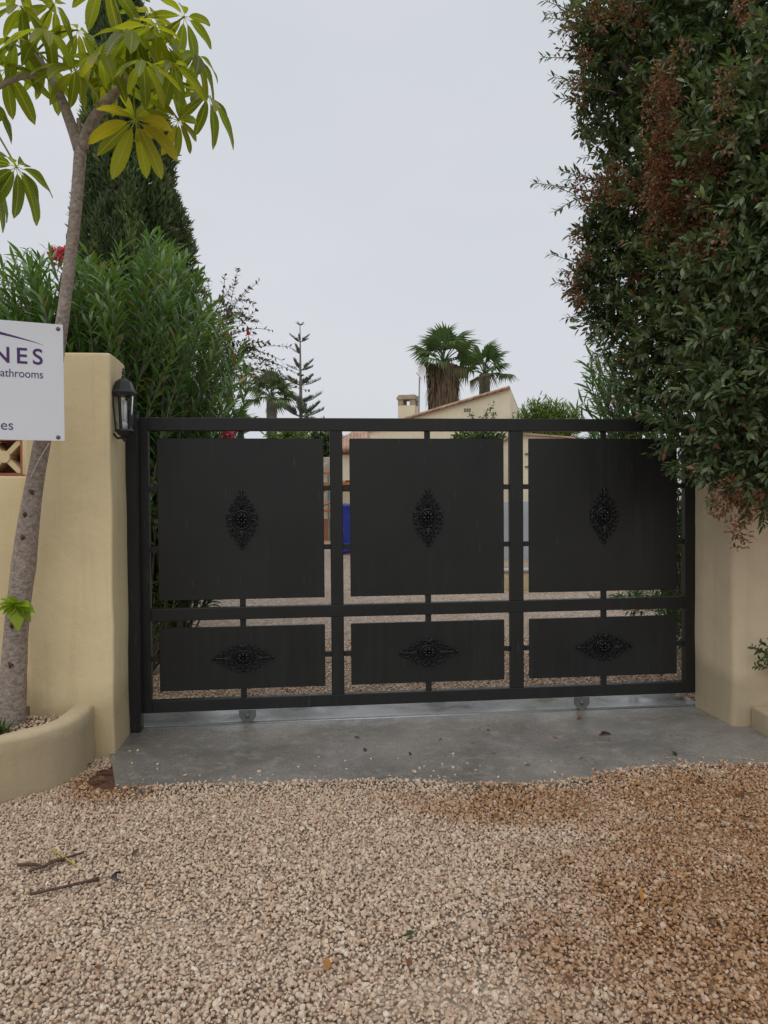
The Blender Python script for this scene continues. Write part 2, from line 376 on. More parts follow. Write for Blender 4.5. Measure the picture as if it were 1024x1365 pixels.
M['bark_umb'] = bark("umbrella_tree_bark", (.15, .118, .098), (.50, .415, .35), 38, 1.6)
M['bark'] = bark("brown_bark", (.06, .042, .03), (.17, .12, .085))
M['bark_grey'] = bark("grey_bark", (.10, .085, .07), (.22, .19, .16))
M['twig'] = bark("dry_twig", (.05, .03, .022), (.14, .085, .06), 60)
M['umb_leaf'] = leafmat("umbrella_leaf", [(0, (.06, .10, .012)), (.5, (.15, .185, .015)), (.8, (.25, .245, .018)), (1, (.36, .27, .02))], trans=.55, rough=.38, tcol=1.8)
M['evergreen'] = leafmat("evergreen_leaf", [(0, (.048, .076, .030)), (.5, (.092, .132, .056)), (.85, (.145, .19, .088)), (1, (.2, .24, .09))], ((.12, .045, .024), (.30, .12, .06)), .25, .42)
M['cypress'] = leafmat("cypress_scale", [(0, (.03, .055, .018)), (.6, (.066, .108, .032)), (1, (.13, .175, .05))], ((.10, .06, .03), (.16, .10, .05)), .18, .6)
M['oleander'] = leafmat("oleander_leaf", [(0, (.038, .08, .026)), (.5, (.075, .15, .04)), (1, (.14, .23, .065))], ((.22, .16, .05), (.30, .2, .06)), .3, .38)
M['pinkflower'] = leafmat("pink_petal", [(0, (.42, .03, .10)), (1, (.62, .10, .20))], trans=.4, rough=.6)
M['boug'] = leafmat("thin_grey_leaf", [(0, (.06, .075, .045)), (1, (.13, .145, .08))], trans=.2)
M['palm'] = leafmat("palm_blade", [(0, (.045, .085, .03)), (.6, (.09, .15, .05)), (1, (.15, .21, .07))], ((.14, .09, .05), (.25, .17, .09)), .25, .5)
M['norfolk'] = leafmat("norfolk_scale", [(0, (.08, .105, .08)), (1, (.14, .165, .12))], trans=.15, rough=.6)
M['brightbush'] = leafmat("bright_shrub_leaf", [(0, (.07, .12, .02)), (.6, (.12, .19, .035)), (1, (.19, .27, .05))], trans=.35, rough=.5)
M['bush'] = leafmat("mid_green_leaf", [(0, (.03, .06, .015)), (.6, (.06, .11, .03)), (1, (.10, .16, .045))], trans=.3, rough=.5)
M['litter'] = leafmat("dead_leaf", [(0, (.05, .02, .012)), (.5, (.18, .07, .025)), (1, (.38, .17, .03))], trans=.1, rough=.5)
M['sprout'] = leafmat("lime_sprout", [(0, (.16, .26, .012)), (1, (.30, .40, .02))], trans=.4, rough=.4)

# ================================================================== THE SETTING
def gz(x, y):
    if y < 5.4: return -0.025
    if y < 25: return -0.025 + (y - 5.4) / 19.6 * .50
    return .468
ys = [-60, -20, -6, -2, 0, 1, 2, 3, 4, 4.6, 5.0, 5.4, 6, 7, 8, 10, 12, 15, 18, 21, 25, 30, 45, 80, 200, 600, 2200]
xs = [-1500, -400, -120, -40, -15, -8, -5, -3, -2, -1, 0, 1, 2, 3, 5, 8, 15, 40, 120, 400, 1500]
V = [(x, y, gz(x, y)) for y in ys for x in xs]; nx = len(xs)
F = [(j*nx+i, j*nx+i+1, (j+1)*nx+i+1, (j+1)*nx+i) for j in range(len(ys)-1) for i in range(nx-1)]
me = bpy.data.meshes.new("ground"); me.from_pydata(V, [], F); me.materials.append(M['ground'])
tag(link("ground", me), kind='structure')

# gate line: everything at the threshold follows it
GX, GY, GYAW = -1.503, 4.652, R(6.337)
gu = Vector((math.cos(GYAW), math.sin(GYAW), 0)); gv = Vector((-gu.y, gu.x, 0))
def gpt(s, v=0, z=0): return Vector((GX, GY, 0)) + gu * s + gv * v + Vector((0, 0, z))

# concrete apron, poured with a ragged front edge
front_px = [(155,1050),(185,1050),(230,1049),(280,1048),(330,1047),(400,1045),(470,1043),(520,1042),(560,1044),(600,1047),(650,1047),(700,1046),(750,1043),(790,1038),(812,1031),(850,1024),(900,1022),(960,1021),(1024,1020),(1110,1019)]
fr = [gnd(*q) for q in front_px]
random.seed(3)
edge = []
for a, b in zip(fr[:-1], fr[1:]):
    for k in range(5):
        p = a.lerp(b, k / 5); p.y += random.uniform(-.012, .012) + .012 * mnoise.noise(p * 9); edge.append(p)
edge.append(fr[-1])
back_l = gpt(-.16, -.012); back_r = gpt(4.6, -.012)
bmA = MB(); poly = [(p.x, p.y) for p in edge] + [(back_r.x, back_r.y), (back_l.x, back_l.y), (-1.555, 4.3)]
n = len(poly)
bm = bmesh.new(); vt = [bm.verts.new((x, y, 0)) for x, y in poly]; f = bm.faces.new(vt)
r = bmesh.ops.extrude_face_region(bm, geom=[f]); 
for v in r['geom']:
    if isinstance(v, bmesh.types.BMVert): v.co.z = -.09
bmesh.ops.triangulate(bm, faces=[q for q in bm.faces if len(q.verts) > 4]); bmesh.ops.recalc_face_normals(bm, faces=bm.faces[:])
tag(bm_obj("concrete_apron", bm, M['concrete'], smooth=False), kind='structure')
sl = MB().prism([tuple(gpt(-.16, .03)[:2]), tuple(gpt(3.62, .03)[:2]), tuple(gpt(3.62, .50)[:2]), tuple(gpt(-.16, .50)[:2])], -.09, .004)
def wetstrip():
    m, t, p, o = newmat("wet_trowelled_concrete"); P = pos(t); a = noise(t, 3, 6, P, .65); b = noise(t, 60, 4, P, .7)
    c = ramp(t, [(.3, (.17, .17, .165)), (.7, (.31, .31, .30))], a.outputs['Fac'])
    c2 = mix(t, c.outputs[0], (.09, .085, .08), ramp(t, [(.3, (.7, .7, .7)), (.4, (0, 0, 0))], b.outputs['Fac']).outputs[0])
    t.links.new(c2, p.inputs['Base Color'])
    t.links.new(ramp(t, [(.4, (.07, .07, .07)), (.68, (.4, .4, .4))], noise(t, 4, 3, P).outputs['Fac']).outputs[0], p.inputs['Roughness'])
    bump(t, p, b.outputs['Fac'], .08, .003); return m
tag(sl.build("threshold_strip", wetstrip()), kind='structure')
# steel running rail in its slot
tr = empty("gate_track", gpt(0, 0), GYAW, "galvanised steel running rail set in the concrete under the gate", "track")
MB().box((-.12, -.012, -.02), (3.60, .03, -.006)).build("channel", M['earth'], tr)
MB().tube([(-.10, .012, -.004), (3.58, .012, -.004)], .010, 8).build("rail", M['steel'], tr, True)

# ---------------------------------------------------------------- gravel
def stone_templates(sub, k, seed):
    out = []; rg = np.random.default_rng(seed)
    for i in range(k):
        bm = bmesh.new(); bmesh.ops.create_icosphere(bm, subdivisions=sub, radius=1)
        V = np.array([v.co[:] for v in bm.verts]); bm.verts.index_update(); F = np.array([[v.index for v in f.verts] for f in bm.faces]); bm.free()
        # crushed stone: clip the ball by a few random planes
        for _ in range(9):
            d = unit(rg.normal(size=3)); h = rg.uniform(.48, .8); s = V @ d; V = V - np.clip(s - h, 0, None)[:, None] * d
        V *= 1 + rg.normal(0, .03, (len(V), 1)); V *= np.array([1, rg.uniform(.62, .95), rg.uniform(.5, .8)])
        out.append((V, F))
    return out
def stones(name, P, S, mat, sub, seed, tilt=.9, smooth=False):
    rg = np.random.default_rng(seed); T = stone_templates(sub, 10, seed); which = rg.integers(0, len(T), len(P)); Vs, Fs, Ts = [], [], []; o = 0
    for i, (V, F) in enumerate(T):
        ix = np.where(which == i)[0]; n = len(ix)
        if not n: continue
        q = unit(np.stack([rg.normal(0, tilt, n), rg.normal(0, tilt, n), rg.normal(0, 1.0, n) * 2, np.ones(n)], -1))
        x, y, z, w = q.T
        Rm = np.stack([1-2*(y*y+z*z), 2*(x*y-z*w), 2*(x*z+y*w), 2*(x*y+z*w), 1-2*(x*x+z*z), 2*(y*z-x*w), 2*(x*z-y*w), 2*(y*z+x*w), 1-2*(x*x+y*y)], -1).reshape(n, 3, 3)
        W = np.einsum('nij,kj->nki', Rm, V) * S[ix][:, None, None] + P[ix][:, None, :]
        Vs.append(W.reshape(-1, 3)); Fs.append((F[None] + (np.arange(n) * len(V))[:, None, None]).reshape(-1, 3) + o); o += n * len(V)
        Ts.append(np.repeat(rg.random((n, 3)), len(V), axis=0))
    me = np_mesh(name, np.concatenate(Vs), np.concatenate(Fs), mat, np.concatenate(Ts), smooth)
    return link(name, me)
def jgrid(x0, x1, y0, y1, s, rg):
    nx_, ny_ = int((x1-x0)/s), int((y1-y0)/(s*.87)); X, Y = np.meshgrid(np.arange(nx_), np.arange(ny_))
    X = x0 + (X + .5 * (Y % 2)) * s; Y = y0 + Y * s * .87
    P = np.stack([X.ravel(), Y.ravel()], -1).astype(float); return P + rg.uniform(-.48, .48, P.shape) * s
edge_x = np.array([p.x for p in edge]); edge_y = np.array([p.y for p in edge])
planter_px = [(-150,1086),(-60,1080),(0,1068),(50,1053),(85,1040),(108,1028),(122,1014),(130,1003)]
plo = [gnd(*q) for q in planter_px]; plo_x = np.array([p.x for p in plo]); plo_y = np.array([p.y for p in plo])
rg = np.random.default_rng(21)
P = jgrid(-2.6, 2.9, 1.72, 4.35, .0132, rg)
lim = np.interp(P[:, 0], edge_x, edge_y) + .004 + .022 * rg.random(len(P))
lim = np.where(P[:, 0] < edge_x[0] - .01, 4.35, lim)
plim = np.interp(P[:, 0], plo_x, plo_y, right=9) - .01
hw = .56 * P[:, 1] + .35
keep = (P[:, 1] < lim) & (P[:, 1] < plim) & (np.abs(P[:, 0]) < hw) & ~((P[:, 0] > 2.02) & (P[:, 1] > 4.25))
pit = ((P[:, 0] + 1.37) / .13) ** 2 + ((P[:, 1] - 3.86) / .16) ** 2            # bare earthy hollow by the planter's end
keep &= ~((pit < 1) & (rg.random(len(P)) > .34))
P = P[keep]
S = .0090 * np.exp(rg.normal(0, .30, len(P)))
Z = -.017 + rg.uniform(-.004, .005, len(P)) + .012 * np.array([mnoise.noise(Vector((x * 3, y * 3, 0))) for x, y in P])
dl = np.interp(P[:, 0], edge_x, edge_y) - P[:, 1]; Z += np.where(P[:, 0] > edge_x[0], .021 * np.exp(-np.clip(dl + .01, 0, 1) / .045), 0)   # banked up against the slab
pit = ((P[:, 0] + 1.37) / .13) ** 2 + ((P[:, 1] - 3.86) / .16) ** 2
Z -= np.where(pit < 1, .012, 0)
ns = 520; ex_ = rg.uniform(edge_x[0] + .03, 2.6, ns); ey_ = np.interp(ex_, edge_x, edge_y) + rg.exponential(.024, ns) * (1 + .9 * np.sin(ex_ * 5 + 1.5 * np.sin(ex_ * 13))); 
P = np.concatenate([P, np.column_stack([ex_, ey_])]); S = np.concatenate([S, .0082 * np.exp(rg.normal(0, .3, ns))]); Z = np.concatenate([Z, np.full(ns, .0045)])
P3 = np.column_stack([P, Z]); near = P[:, 1] < 2.9
ev = [(-1.37 + .17 * math.cos(a) * (1 + .2 * math.sin(3 * a)), 3.88 + .20 * math.sin(a) * (1 + .15 * math.cos(5 * a)), -.019) for a in np.linspace(0, 2 * PI, 25)[:-1]]
me = bpy.data.meshes.new("bare_earth"); me.from_pydata(ev, [], [tuple(range(24))]); me.materials.append(M['earth']); tag(link("bare_earth", me), kind='structure')
tag(stones("gravel", P3[near], S[near], M['gravel'], 1, 5, tilt=.55), "pale limestone gravel drive stained brown in patches", "gravel", kind='stuff')
tag(stones("gravel", P3[~near], S[~near], M['gravel'], 1, 6), "pale limestone gravel spilling against the edge of the concrete apron", "gravel", kind='stuff')
P = jgrid(-1.8, 2.8, 5.18, 7.4, .028, rg)
keep = rg.random(len(P)) < np.clip(1.35 - (P[:, 1] - 5.2) * .16, .3, 1); P = P[keep]
Z = np.array([gz(x, y) for x, y in P]) + rg.uniform(.0, .012, len(P))
tag(stones("gravel", np.column_stack([P, Z]), .0145 * np.exp(rg.normal(0, .22, len(P))), M['gravel'], 1, 8), "pale gravel of the yard inside the gate", "gravel", kind='stuff')

# ================================================================== PILLARS AND WALLS
def frame_of(o): return o
pil = empty("gate_pillar", (-1.80, 4.38, 0), 0, "tall cream rendered gate pillar carrying the wall lantern", "pillar")
PT = 2.19
b = rough_solid((-.15, -.19, -.10), (.315, .19, PT), .016, .11, .009); 
for v in b.verts:
    if v.co.x > .1: v.co.x -= .042 * (v.co.y + .19) / .38
bm_obj("plaster_body", b, M['cream'], pil)
cs = rough_solid((.250, .188, -.08), (.279, .215, PT - .28), .004, .06, .006, 9); bm_obj("bare_render_edge", cs, M['greyplaster'], pil)

# garden wall to the left of the pillar, with terracotta lattice blocks
wall = empty("garden_wall", (-2.9, 4.47, 0), 0, "cream rendered garden wall with terracotta lattice blocks beside the planter", "wall")
blk0 = at(-4, 588, 4.40); blk1 = at(29, 634, 4.40)
zb0, zb1 = blk1.z, blk0.z + .02; xr = blk1.x; bs = zb1 - zb0
def wall_piece(a, bb): bm_obj("plaster_body", rough_solid(a, bb, .012, .16, .007), M['cream'], wall)
wall_piece((-1.6, -.06, -.1), (.96, .10, zb0)); wall_piece((-1.6, -.06, zb1), (.96, .10, 1.92))
wall_piece((xr + 2.9, -.06, zb0 + .002), (.96, .10, zb1 - .002)); wall_piece((-1.6, -.06, zb0 + .002), (xr + 2.9 - bs * 4, .10, zb1 - .002))
for k in range(4):
    x1 = xr + 2.9 - k * bs; x0 = x1 - bs; t = .016; m_ = MB()
    m_.box((x0, -.05, zb0), (x1, .09, zb0 + t)); m_.box((x0, -.05, zb1 - t), (x1, .09, zb1)); m_.box((x0, -.05, zb0 + t), (x0 + t, .09, zb1 - t)); m_.box((x1 - t, -.05, zb0 + t), (x1, .09, zb1 - t))
    fr_ = m_.build("lattice_block", M['terracotta'], wall)
    cx, cz = (x0 + x1) / 2, (zb0 + zb1) / 2; pm = MB()
    for a in (PI / 4, -PI / 4):
        L = bs * .66; dx, dz = math.cos(a) * L, math.sin(a) * L; ox, oz = -math.sin(a) * .014, math.cos(a) * .014
        q = [(cx-dx+ox, cz-dz+oz), (cx+dx+ox, cz+dz+oz), (cx+dx-ox, cz+dz-oz), (cx-dx-ox, cz-dz-oz)]
        o_ = .0 if a > 0 else .003
        pm.add([(x, -.045 - o_, z) for x, z in q] + [(x, .05 + o_, z) for x, z in q], [(0,1,2,3),(7,6,5,4),(0,4,5,1),(1,5,6,2),(2,6,7,3),(3,7,4,0)])
    pm.lathe([(.001, -.05), (.035, -.05), (.035, .05), (.001, .05)], (0, 0, 0), 14)
    nv = 14 * 4
    for i in range(len(pm.v) - nv, len(pm.v)): x, y, z = pm.v[i]; pm.v[i] = (cx + x, z - .004, cz + y)
    pm.build("lattice_cross", M['cream'], fr_)
    pm2 = MB().box((x0 + .018, .082, zb0 + .018), (x1 - .018, .088, zb1 - .018)); pm2.build("backing", M['terracotta'], fr_)

# planter: low curved wall
root = empty("curved_planter", (-1.75, 3.85, 0), 0, "low curved cream plaster planter wall around the umbrella tree", "planter")
def resample(pts, n):
    d = [0]
    for a, b in zip(pts[:-1], pts[1:]): d.append(d[-1] + (b - a).length)
    out = []
    for k in range(n):
        s = d[-1] * k / (n - 1)
        for i in range(len(d) - 1):
            if s <= d[i+1] + 1e-9:
                u = (s - d[i]) / (d[i+1] - d[i]); a = pts[max(i-1,0)]; b = pts[i]; c = pts[i+1]; e = pts[min(i+2, len(pts)-1)]
                out.append(.5 * ((2*b) + (c-a)*u + (2*a-5*b+4*c-e)*u*u + (3*b-a-3*c+e)*u**3)); break
    return out
arc = resample(plo + [Vector((plo[-1].x + .012, 4.22, 0))], 60)
PH = .275; V = []; F = []
prof = [(0, -.08), (0, .05), (.004, .12), (.008, .20), (.010, PH - .02), (.020, PH - .004), (.035, PH), (.07, PH + .003), (.105, PH), (.118, PH - .006), (.124, PH - .02), (.124, .05)]
for i, p in enumerate(arc):
    t = (arc[min(i+1, 59)] - arc[max(i-1, 0)]).normalized(); inn = Vector((-t.y, t.x, 0))
    for o_, z in prof:
        q = p + inn * o_; q.z = z
        w = mnoise.noise(q * 7) * .006 + mnoise.noise(q * 25) * .0025; q += inn * w; q.z += w if z > .2 else 0
        if z < .1: q += inn * (-.006 * mnoise.noise(q * 11))
        V.append(q - root.location)
m_ = len(prof)
F = [(i*m_+k, (i+1)*m_+k, (i+1)*m_+k+1, i*m_+k+1) for i in range(59) for k in range(m_-1)] + [tuple(range(m_)), tuple((59*m_)+k for k in range(m_-1,-1,-1))]
MB().add(V, F).build("rim_wall", M['planter'], root, True)
SOIL = .215
inner = [(arc[i] + Vector((-(arc[min(i+1,59)]-arc[max(i-1,0)]).normalized().y, (arc[min(i+1,59)]-arc[max(i-1,0)]).normalized().x, 0)) * .118) for i in range(60)]
poly = [(p.x - root.location.x, p.y - root.location.y) for p in inner] + [(-1.44 - root.location.x, 4.42 - root.location.y - .18), (-1.44+1.75-.6, .57), (-2.4, .57)]
sm_ = MB(); sm_.add([(x, y, SOIL - .012) for x, y in poly], [tuple(range(len(poly)))])
sm_.build("soil_bed", M['earth'], root)
P = jgrid(-3.0, -1.35, 3.2, 4.40, .021, rg)
il = np.interp(P[:, 0], [p.x for p in inner], [p.y for p in inner], right=9) + .01
keep = (P[:, 1] > il) & ~((P[:, 0] > -2.07) & (P[:, 1] > 4.185)) & (rg.random(len(P)) < .85); P = P[keep]
tag(stones("planter_gravel", np.column_stack([P, SOIL - .008 + .006 * rg.random(len(P))]), .0112 * np.exp(rg.normal(0, .25, len(P))), M['gravel'], 1, 9), "brownish gravel mulch filling the curved planter", "gravel", kind='stuff')

# far jamb pillar under the big tree
rp = empty("gate_pillar", (2.42, 4.83, 0), 0, "beige rendered gate pillar half hidden beneath the overhanging tree", "pillar")
b = rough_solid((-.335, -.235, -.10), (.60, .235, 2.25), .03, .12, .009)
for v in b.verts:                                    # the jamb face splays slightly
    if v.co.x < 0: v.co.x -= .045 * (v.co.y + .235) / .47
bm_obj("plaster_body", b, M['cream_r'], rp)
rw = empty("garden_wall", (4.0, 4.85, 0), 0, "beige rendered boundary wall running on behind the overhanging tree", "wall")
bm_obj("plaster_body", rough_solid((-.96, -.12, -.1), (2.6, .10, 1.95), .02, .2, .007), M['cream_r'], rw)
pl2 = empty("low_planter", (2.62, 4.42, 0), 0, "low beige planter kerb at the foot of the beige pillar", "planter")
e0 = gnd(1013, 976)
bm_obj("rim_wall", rough_solid((e0.x - 2.62, -.06, -.08), (1.2, .165, .125), .012, .1, .005), M['cream_r'], pl2)

# ================================================================== GATE POST, GATE
gp = empty("gate_post", gpt(-.048, -.055), GYAW, "dark square steel gate post against the lantern pillar", "post")
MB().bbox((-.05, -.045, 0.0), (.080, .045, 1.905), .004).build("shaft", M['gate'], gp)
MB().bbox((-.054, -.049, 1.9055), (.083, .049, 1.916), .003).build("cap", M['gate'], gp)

gate = empty("sliding_gate", gpt(0, 0, 0), GYAW, "wide black steel sliding gate with six solid panels and cast rosettes", "gate")
TH = .052
ZB, Zb1, Zm0, Zm1, Zt0, ZT = .086, .160, .646, .722, 1.806, 1.886
SL = [(0, .079), (1.177, 1.255), (2.324, 2.410), (3.498, 3.583)]
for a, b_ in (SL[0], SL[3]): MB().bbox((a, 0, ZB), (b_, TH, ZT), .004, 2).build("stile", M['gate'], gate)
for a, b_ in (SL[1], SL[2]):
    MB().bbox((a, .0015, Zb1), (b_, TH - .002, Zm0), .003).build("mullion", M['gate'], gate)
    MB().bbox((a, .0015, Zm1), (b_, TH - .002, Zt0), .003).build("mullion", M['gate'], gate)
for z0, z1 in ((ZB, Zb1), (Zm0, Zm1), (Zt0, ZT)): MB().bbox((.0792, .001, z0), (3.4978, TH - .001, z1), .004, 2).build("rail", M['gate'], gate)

# rosette
def scroll(cx, cy, r, a0, turns, sgn, k=16):
    return [(cx + r * (1 - .72 * i / k) * math.cos(a0 + sgn * turns * 2 * PI * i / k), cy + r * (1 - .72 * i / k) * math.sin(a0 + sgn * turns * 2 * PI * i / k)) for i in range(k + 1)]
def ornament_mesh():
    o = MB()
    def st(pts, r0=.0042, r1=.0042, y=-.006):
        n_ = len(pts); o.tube([(x, y, z) for x, z in pts], [r0 + (r1 - r0) * i / (n_ - 1) for i in range(n_)], 6)
    ring = lambda r, y, rr: o.tube([(r * math.cos(2*PI*i/24), y, r * math.sin(2*PI*i/24)) for i in range(25)], rr, 6, False)
    ring(.056, -.006, .0065); ring(.040, -.010, .004)
    for i in range(8):                                  # petals
        a = 2 * PI * i / 8; c, s_ = math.cos(a), math.sin(a)
        pts = [(c * r, -.010 - h, s_ * r) for r, h in ((.012, .0), (.022, .007), (.032, .006), (.038, .0))]
        o.tube(pts, [.006, .0095, .010, .004], 6)
    o.lathe([(.001, 0), (.012, 0), (.010, .012), (.005, .018), (.001, .019)], (0, 0, 0), 10)
    nb = 50
    for i in range(len(o.v) - nb, len(o.v)): x, y, z = o.v[i]; o.v[i] = (x, -.012 - z, y)
    for i in range(16):                                 # beaded rim
        a = 2 * PI * i / 16; o.tube([(.066 * math.cos(a), -.002, .066 * math.sin(a)), (.066 * math.cos(a), -.010, .066 * math.sin(a))], [.006, .004], 6)
    for sx in (-1, 1):
        for sz in (-1, 1):
            f_ = lambda pts: [(sx * x, sz * z) for x, z in pts]
            st(f_(scroll(.078, .022, .024, -2.2, 1.2, 1)), .006, .003)
            st(f_(scroll(.052, .070, .024, -.9, 1.25, 1)), .006, .003)
            st(f_(scroll(.024, .100, .021, -1.9, 1.2, -1)), .0055, .003)
            st(f_(scroll(.016, .138, .016, -1.2, 1.2, 1)), .005, .0025)
            st(f_([(.104, .0), (.098, .026), (.086, .046)]), .004, .003); st(f_([(.066, .085), (.050, .100), (.044, .118)]), .004, .003)
            for q in (((.096, .026), (.112, .038)), ((.078, .058), (.096, .074)), ((.064, .086), (.080, .104)), ((.044, .114), (.056, .130)), ((.028, .142), (.036, .156))):
                st(f_(list(q)), .0055, .0015)
            st(f_([(.006, .064), (.010, .085), (.004, .110)]), .006, .003)
    for sz in (-1, 1):
        st([(0, sz * .066), (0, sz * .11), (0, sz * .150), (0, sz * .176)], .006, .006)
        st([(-.014, sz * .172), (0, sz * .180), (.014, sz * .172)], .006, .006)
        for sx in (-1, 1): st([(sx * .066, 0), (sx * .09, sz * .002), (sx * .108, 0)], .006, .003)
    
    return o.mesh("ornament", M['iron'], True)
orn = ornament_mesh()
PN = [(.127, 1.137), (1.300, 2.285), (2.452, 3.448)]
Pz = [(.770, 1.760), (.214, .600)]
PF, PB = .012, .036                                     # panel front and back face
for i, (a, b_) in enumerate(PN):
    cx = (a + b_) / 2; la, lb = SL[i][1], SL[i + 1][0]
    for up, (z0, z1) in enumerate(Pz):
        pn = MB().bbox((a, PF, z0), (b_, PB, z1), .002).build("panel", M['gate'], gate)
        oo = link("ornament", orn, pn, (cx, PF - .003, (z0 + z1) / 2 + (-.005 if up == 0 else .0)))
        if up == 1: oo.rotation_euler = (0, PI / 2, 0); oo.scale = (.80, 1, 1.03)
        else: oo.scale = (.88, 1, .98)
        rt, rb = (Zt0, Zm1) if up == 0 else (Zm0, Zb1)
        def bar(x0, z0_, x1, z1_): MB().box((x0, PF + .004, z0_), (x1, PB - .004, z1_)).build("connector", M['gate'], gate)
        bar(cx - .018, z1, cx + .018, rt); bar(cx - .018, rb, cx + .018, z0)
        for zc in ((1.452, 1.085) if up == 0 else (.412,)):
            bar(la, zc - .016, a, zc + .016); bar(b_, zc - .016, lb, zc + .016)
for sx in (.655, 2.79):
    w = MB(); w.lathe([(.012, -.012), (.036, -.012), (.038, -.007), (.032, 0), (.038, .007), (.036, .012), (.012, .012)], (0, 0, 0), 24)
    w.v = [(sx + x, .012 + z, .042 + y) for x, y, z in w.v]; wh = w.build("wheel", M['steel'], gate, False)
    h = MB()
    M['bracket'] = M.get('bracket') or simple('dull_bracket_steel', (.13, .14, .13), .5, .2, 30, 0, 40, .3)
    prof_ = [(-.052, .0855), (-.052, .045), (-.030, .016), (.030, .016), (.052, .045), (.052, .0855)]
    h.add([(sx + x, -.009, z) for x, z in prof_] + [(sx + x, -.005, z) for x, z in prof_], [tuple(range(5, -1, -1)), tuple(range(6, 12))] + [(i, (i+1) % 6, 6 + (i+1) % 6, 6 + i) for i in range(6)])
    h.build("wheel_bracket", M['bracket'], gate)
    ax = MB().lathe([(.001, 0), (.013, 0), (.013, .010), (.008, .014), (.001, .014)], (0, 0, 0), 8)
    ax.v = [(sx + x, -.009 - z, .052 + y) for x, y, z in ax.v]; ax.build("axle_bolt", M['screw'], wh)
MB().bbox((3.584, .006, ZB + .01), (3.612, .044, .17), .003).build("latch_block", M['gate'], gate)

# ================================================================== LANTERN
LX, LY = -1.436, 4.27
lz = lambda py: at(165, py, LY).z
LS = .86
lan = empty("wall_lantern", (LX, LY, lz(545)), 0, "black metal coach lantern with glass panes on the cream pillar", "lantern")
z_ = lambda py: lz(py) - lz(545)
HA = PI / 6
sc = 1.0
def hexlathe(prof, name, mat, smooth=False, sides=6): return MB().lathe(prof, (0, 0, 0), sides, HA).build(name, mat, lan, smooth)
rf = hexlathe([(.074, z_(528)), (.086, z_(523.5)), (.070, z_(520)), (.060, z_(514)), (.050, z_(509)), (.028, z_(505.5)), (.014, z_(504)), (.014, z_(503))], "roof", M['lampmetal'])
fin = MB().lathe([(.010, z_(503.5)), (.013, z_(502)), (.006, z_(500.5)), (.011, z_(498)), (.012, z_(496)), (.004, z_(494)), (.009, z_(492.5)), (.001, z_(490))], (0, 0, 0), 10).build("finial", M['lampmetal'], rf, True)
for k in range(6):
    a = HA + k * PI / 3; c, s_ = math.cos(a), math.sin(a)
    MB().tube([(c * .070, s_ * .070, z_(526.5)), (c * .052, s_ * .052, z_(573))], .006, 6).build("frame_bar", M['lampmetal'], lan)
    a2 = HA + (k + 1) * PI / 3; c2, s2 = math.cos(a2), math.sin(a2)
    MB().add([(c*.0675, s_*.0675, z_(527.5)), (c2*.0675, s2*.0675, z_(527.5)), (c2*.0500, s2*.0500, z_(572.5)), (c*.0500, s_*.0500, z_(572.5))], [(0, 1, 2, 3)]).build("glass_pane", M['glass'], lan)
hexlathe([(.058, z_(572.6)), (.062, z_(574.5)), (.052, z_(576)), (.036, z_(580)), (.016, z_(583)), (.012, z_(585))][::-1], "base", M['lampmetal'])
MB().lathe([(.012, z_(585.2)), (.015, z_(586.5)), (.006, z_(588)), (.001, z_(589.5))][::-1], (0, 0, 0), 10).build("drop_finial", M['lampmetal'], lan, True)
bulb = MB()
for k in range(4):
    a = PI / 4 + k * PI / 2; bulb.tube([(math.cos(a) * .014, math.sin(a) * .014, z_(562)), (math.cos(a) * .014, math.sin(a) * .014, z_(534))], .008, 8)
bulb.build("bulb", M['bulb'], lan, True)
MB().lathe([(.022, z_(572)), (.024, z_(566)), (.018, z_(562))], (0, 0, 0), 12).build("lamp_holder", M['white_paint'], lan, True)
bk = MB(); bk.bbox((-.090, -.03, z_(566)), (-.072, .03, z_(530)), .004); bk.tube([(-.07, 0, z_(578)), (-.045, 0, z_(584)), (-.01, 0, z_(583.5))], .007, 6); bk.tube([(-.07, 0, z_(526)), (-.05, 0, z_(518)), (-.02, 0, z_(508))], .006, 6)
bk.build("wall_bracket", M['lampmetal'], lan)
lan.scale = (LS, LS, 1)

# ================================================================== SIGN
SR = at(84, 433, 3.80); syaw = math.atan2(.43, .902)
su = Vector((math.cos(syaw), math.sin(syaw), 0))
ztop = SR.z; zbot = at(82.5, 588, 3.80).z; SH = ztop - zbot
sign = empty("notice_board", (SR.x, SR.y, zbot), syaw, "white sign board with purple lettering fixed in front of the umbrella tree", "sign")
SWD = .86
MB().bbox((-SWD, 0, 0), (0, .004, SH), .001).build("board", M['white'], sign)
def sx_of(px):                                            # where along the board an image column falls
    d = ray(px, 500); # solve (SR + su*t) on that column
    return (d[0] * SR.y - d[1] * SR.x) / (su.x * d[1] - su.y * d[0])
def sz_of(py, px):
    t = sx_of(px); Y = SR.y + su.y * t; return at(px, py, Y).z - zbot
def text(body, right_px, base_py, cap_px, mat, spacing=1.0, bold=0.0, name="lettering", capfrac=.70, width=1.0):
    cu = bpy.data.curves.new(name, 'FONT'); cu.body = body; cu.align_x = 'RIGHT'; cu.space_character = spacing; cu.offset = bold
    h = sz_of(base_py - cap_px, right_px) - sz_of(base_py, right_px); cu.size = h / capfrac; cu.offset = bold * cu.size
    to = bpy.data.objects.new(name, cu); C.objects.link(to); bpy.context.view_layer.update()
    me = bpy.data.meshes.new_from_object(to.evaluated_get(bpy.context.evaluated_depsgraph_get())); me.name = name
    bpy.data.objects.remove(to); bpy.data.curves.remove(cu)
    xs_ = [v.co.x for v in me.vertices]; mxx = max(xs_)
    for v in me.vertices: v.co = Vector(((v.co.x - mxx) * width, 0, v.co.y))
    me.materials.clear(); me.materials.append(mat)
    o = link(name, me, sign, (sx_of(right_px), -.0012, sz_of(base_py, right_px))); return o
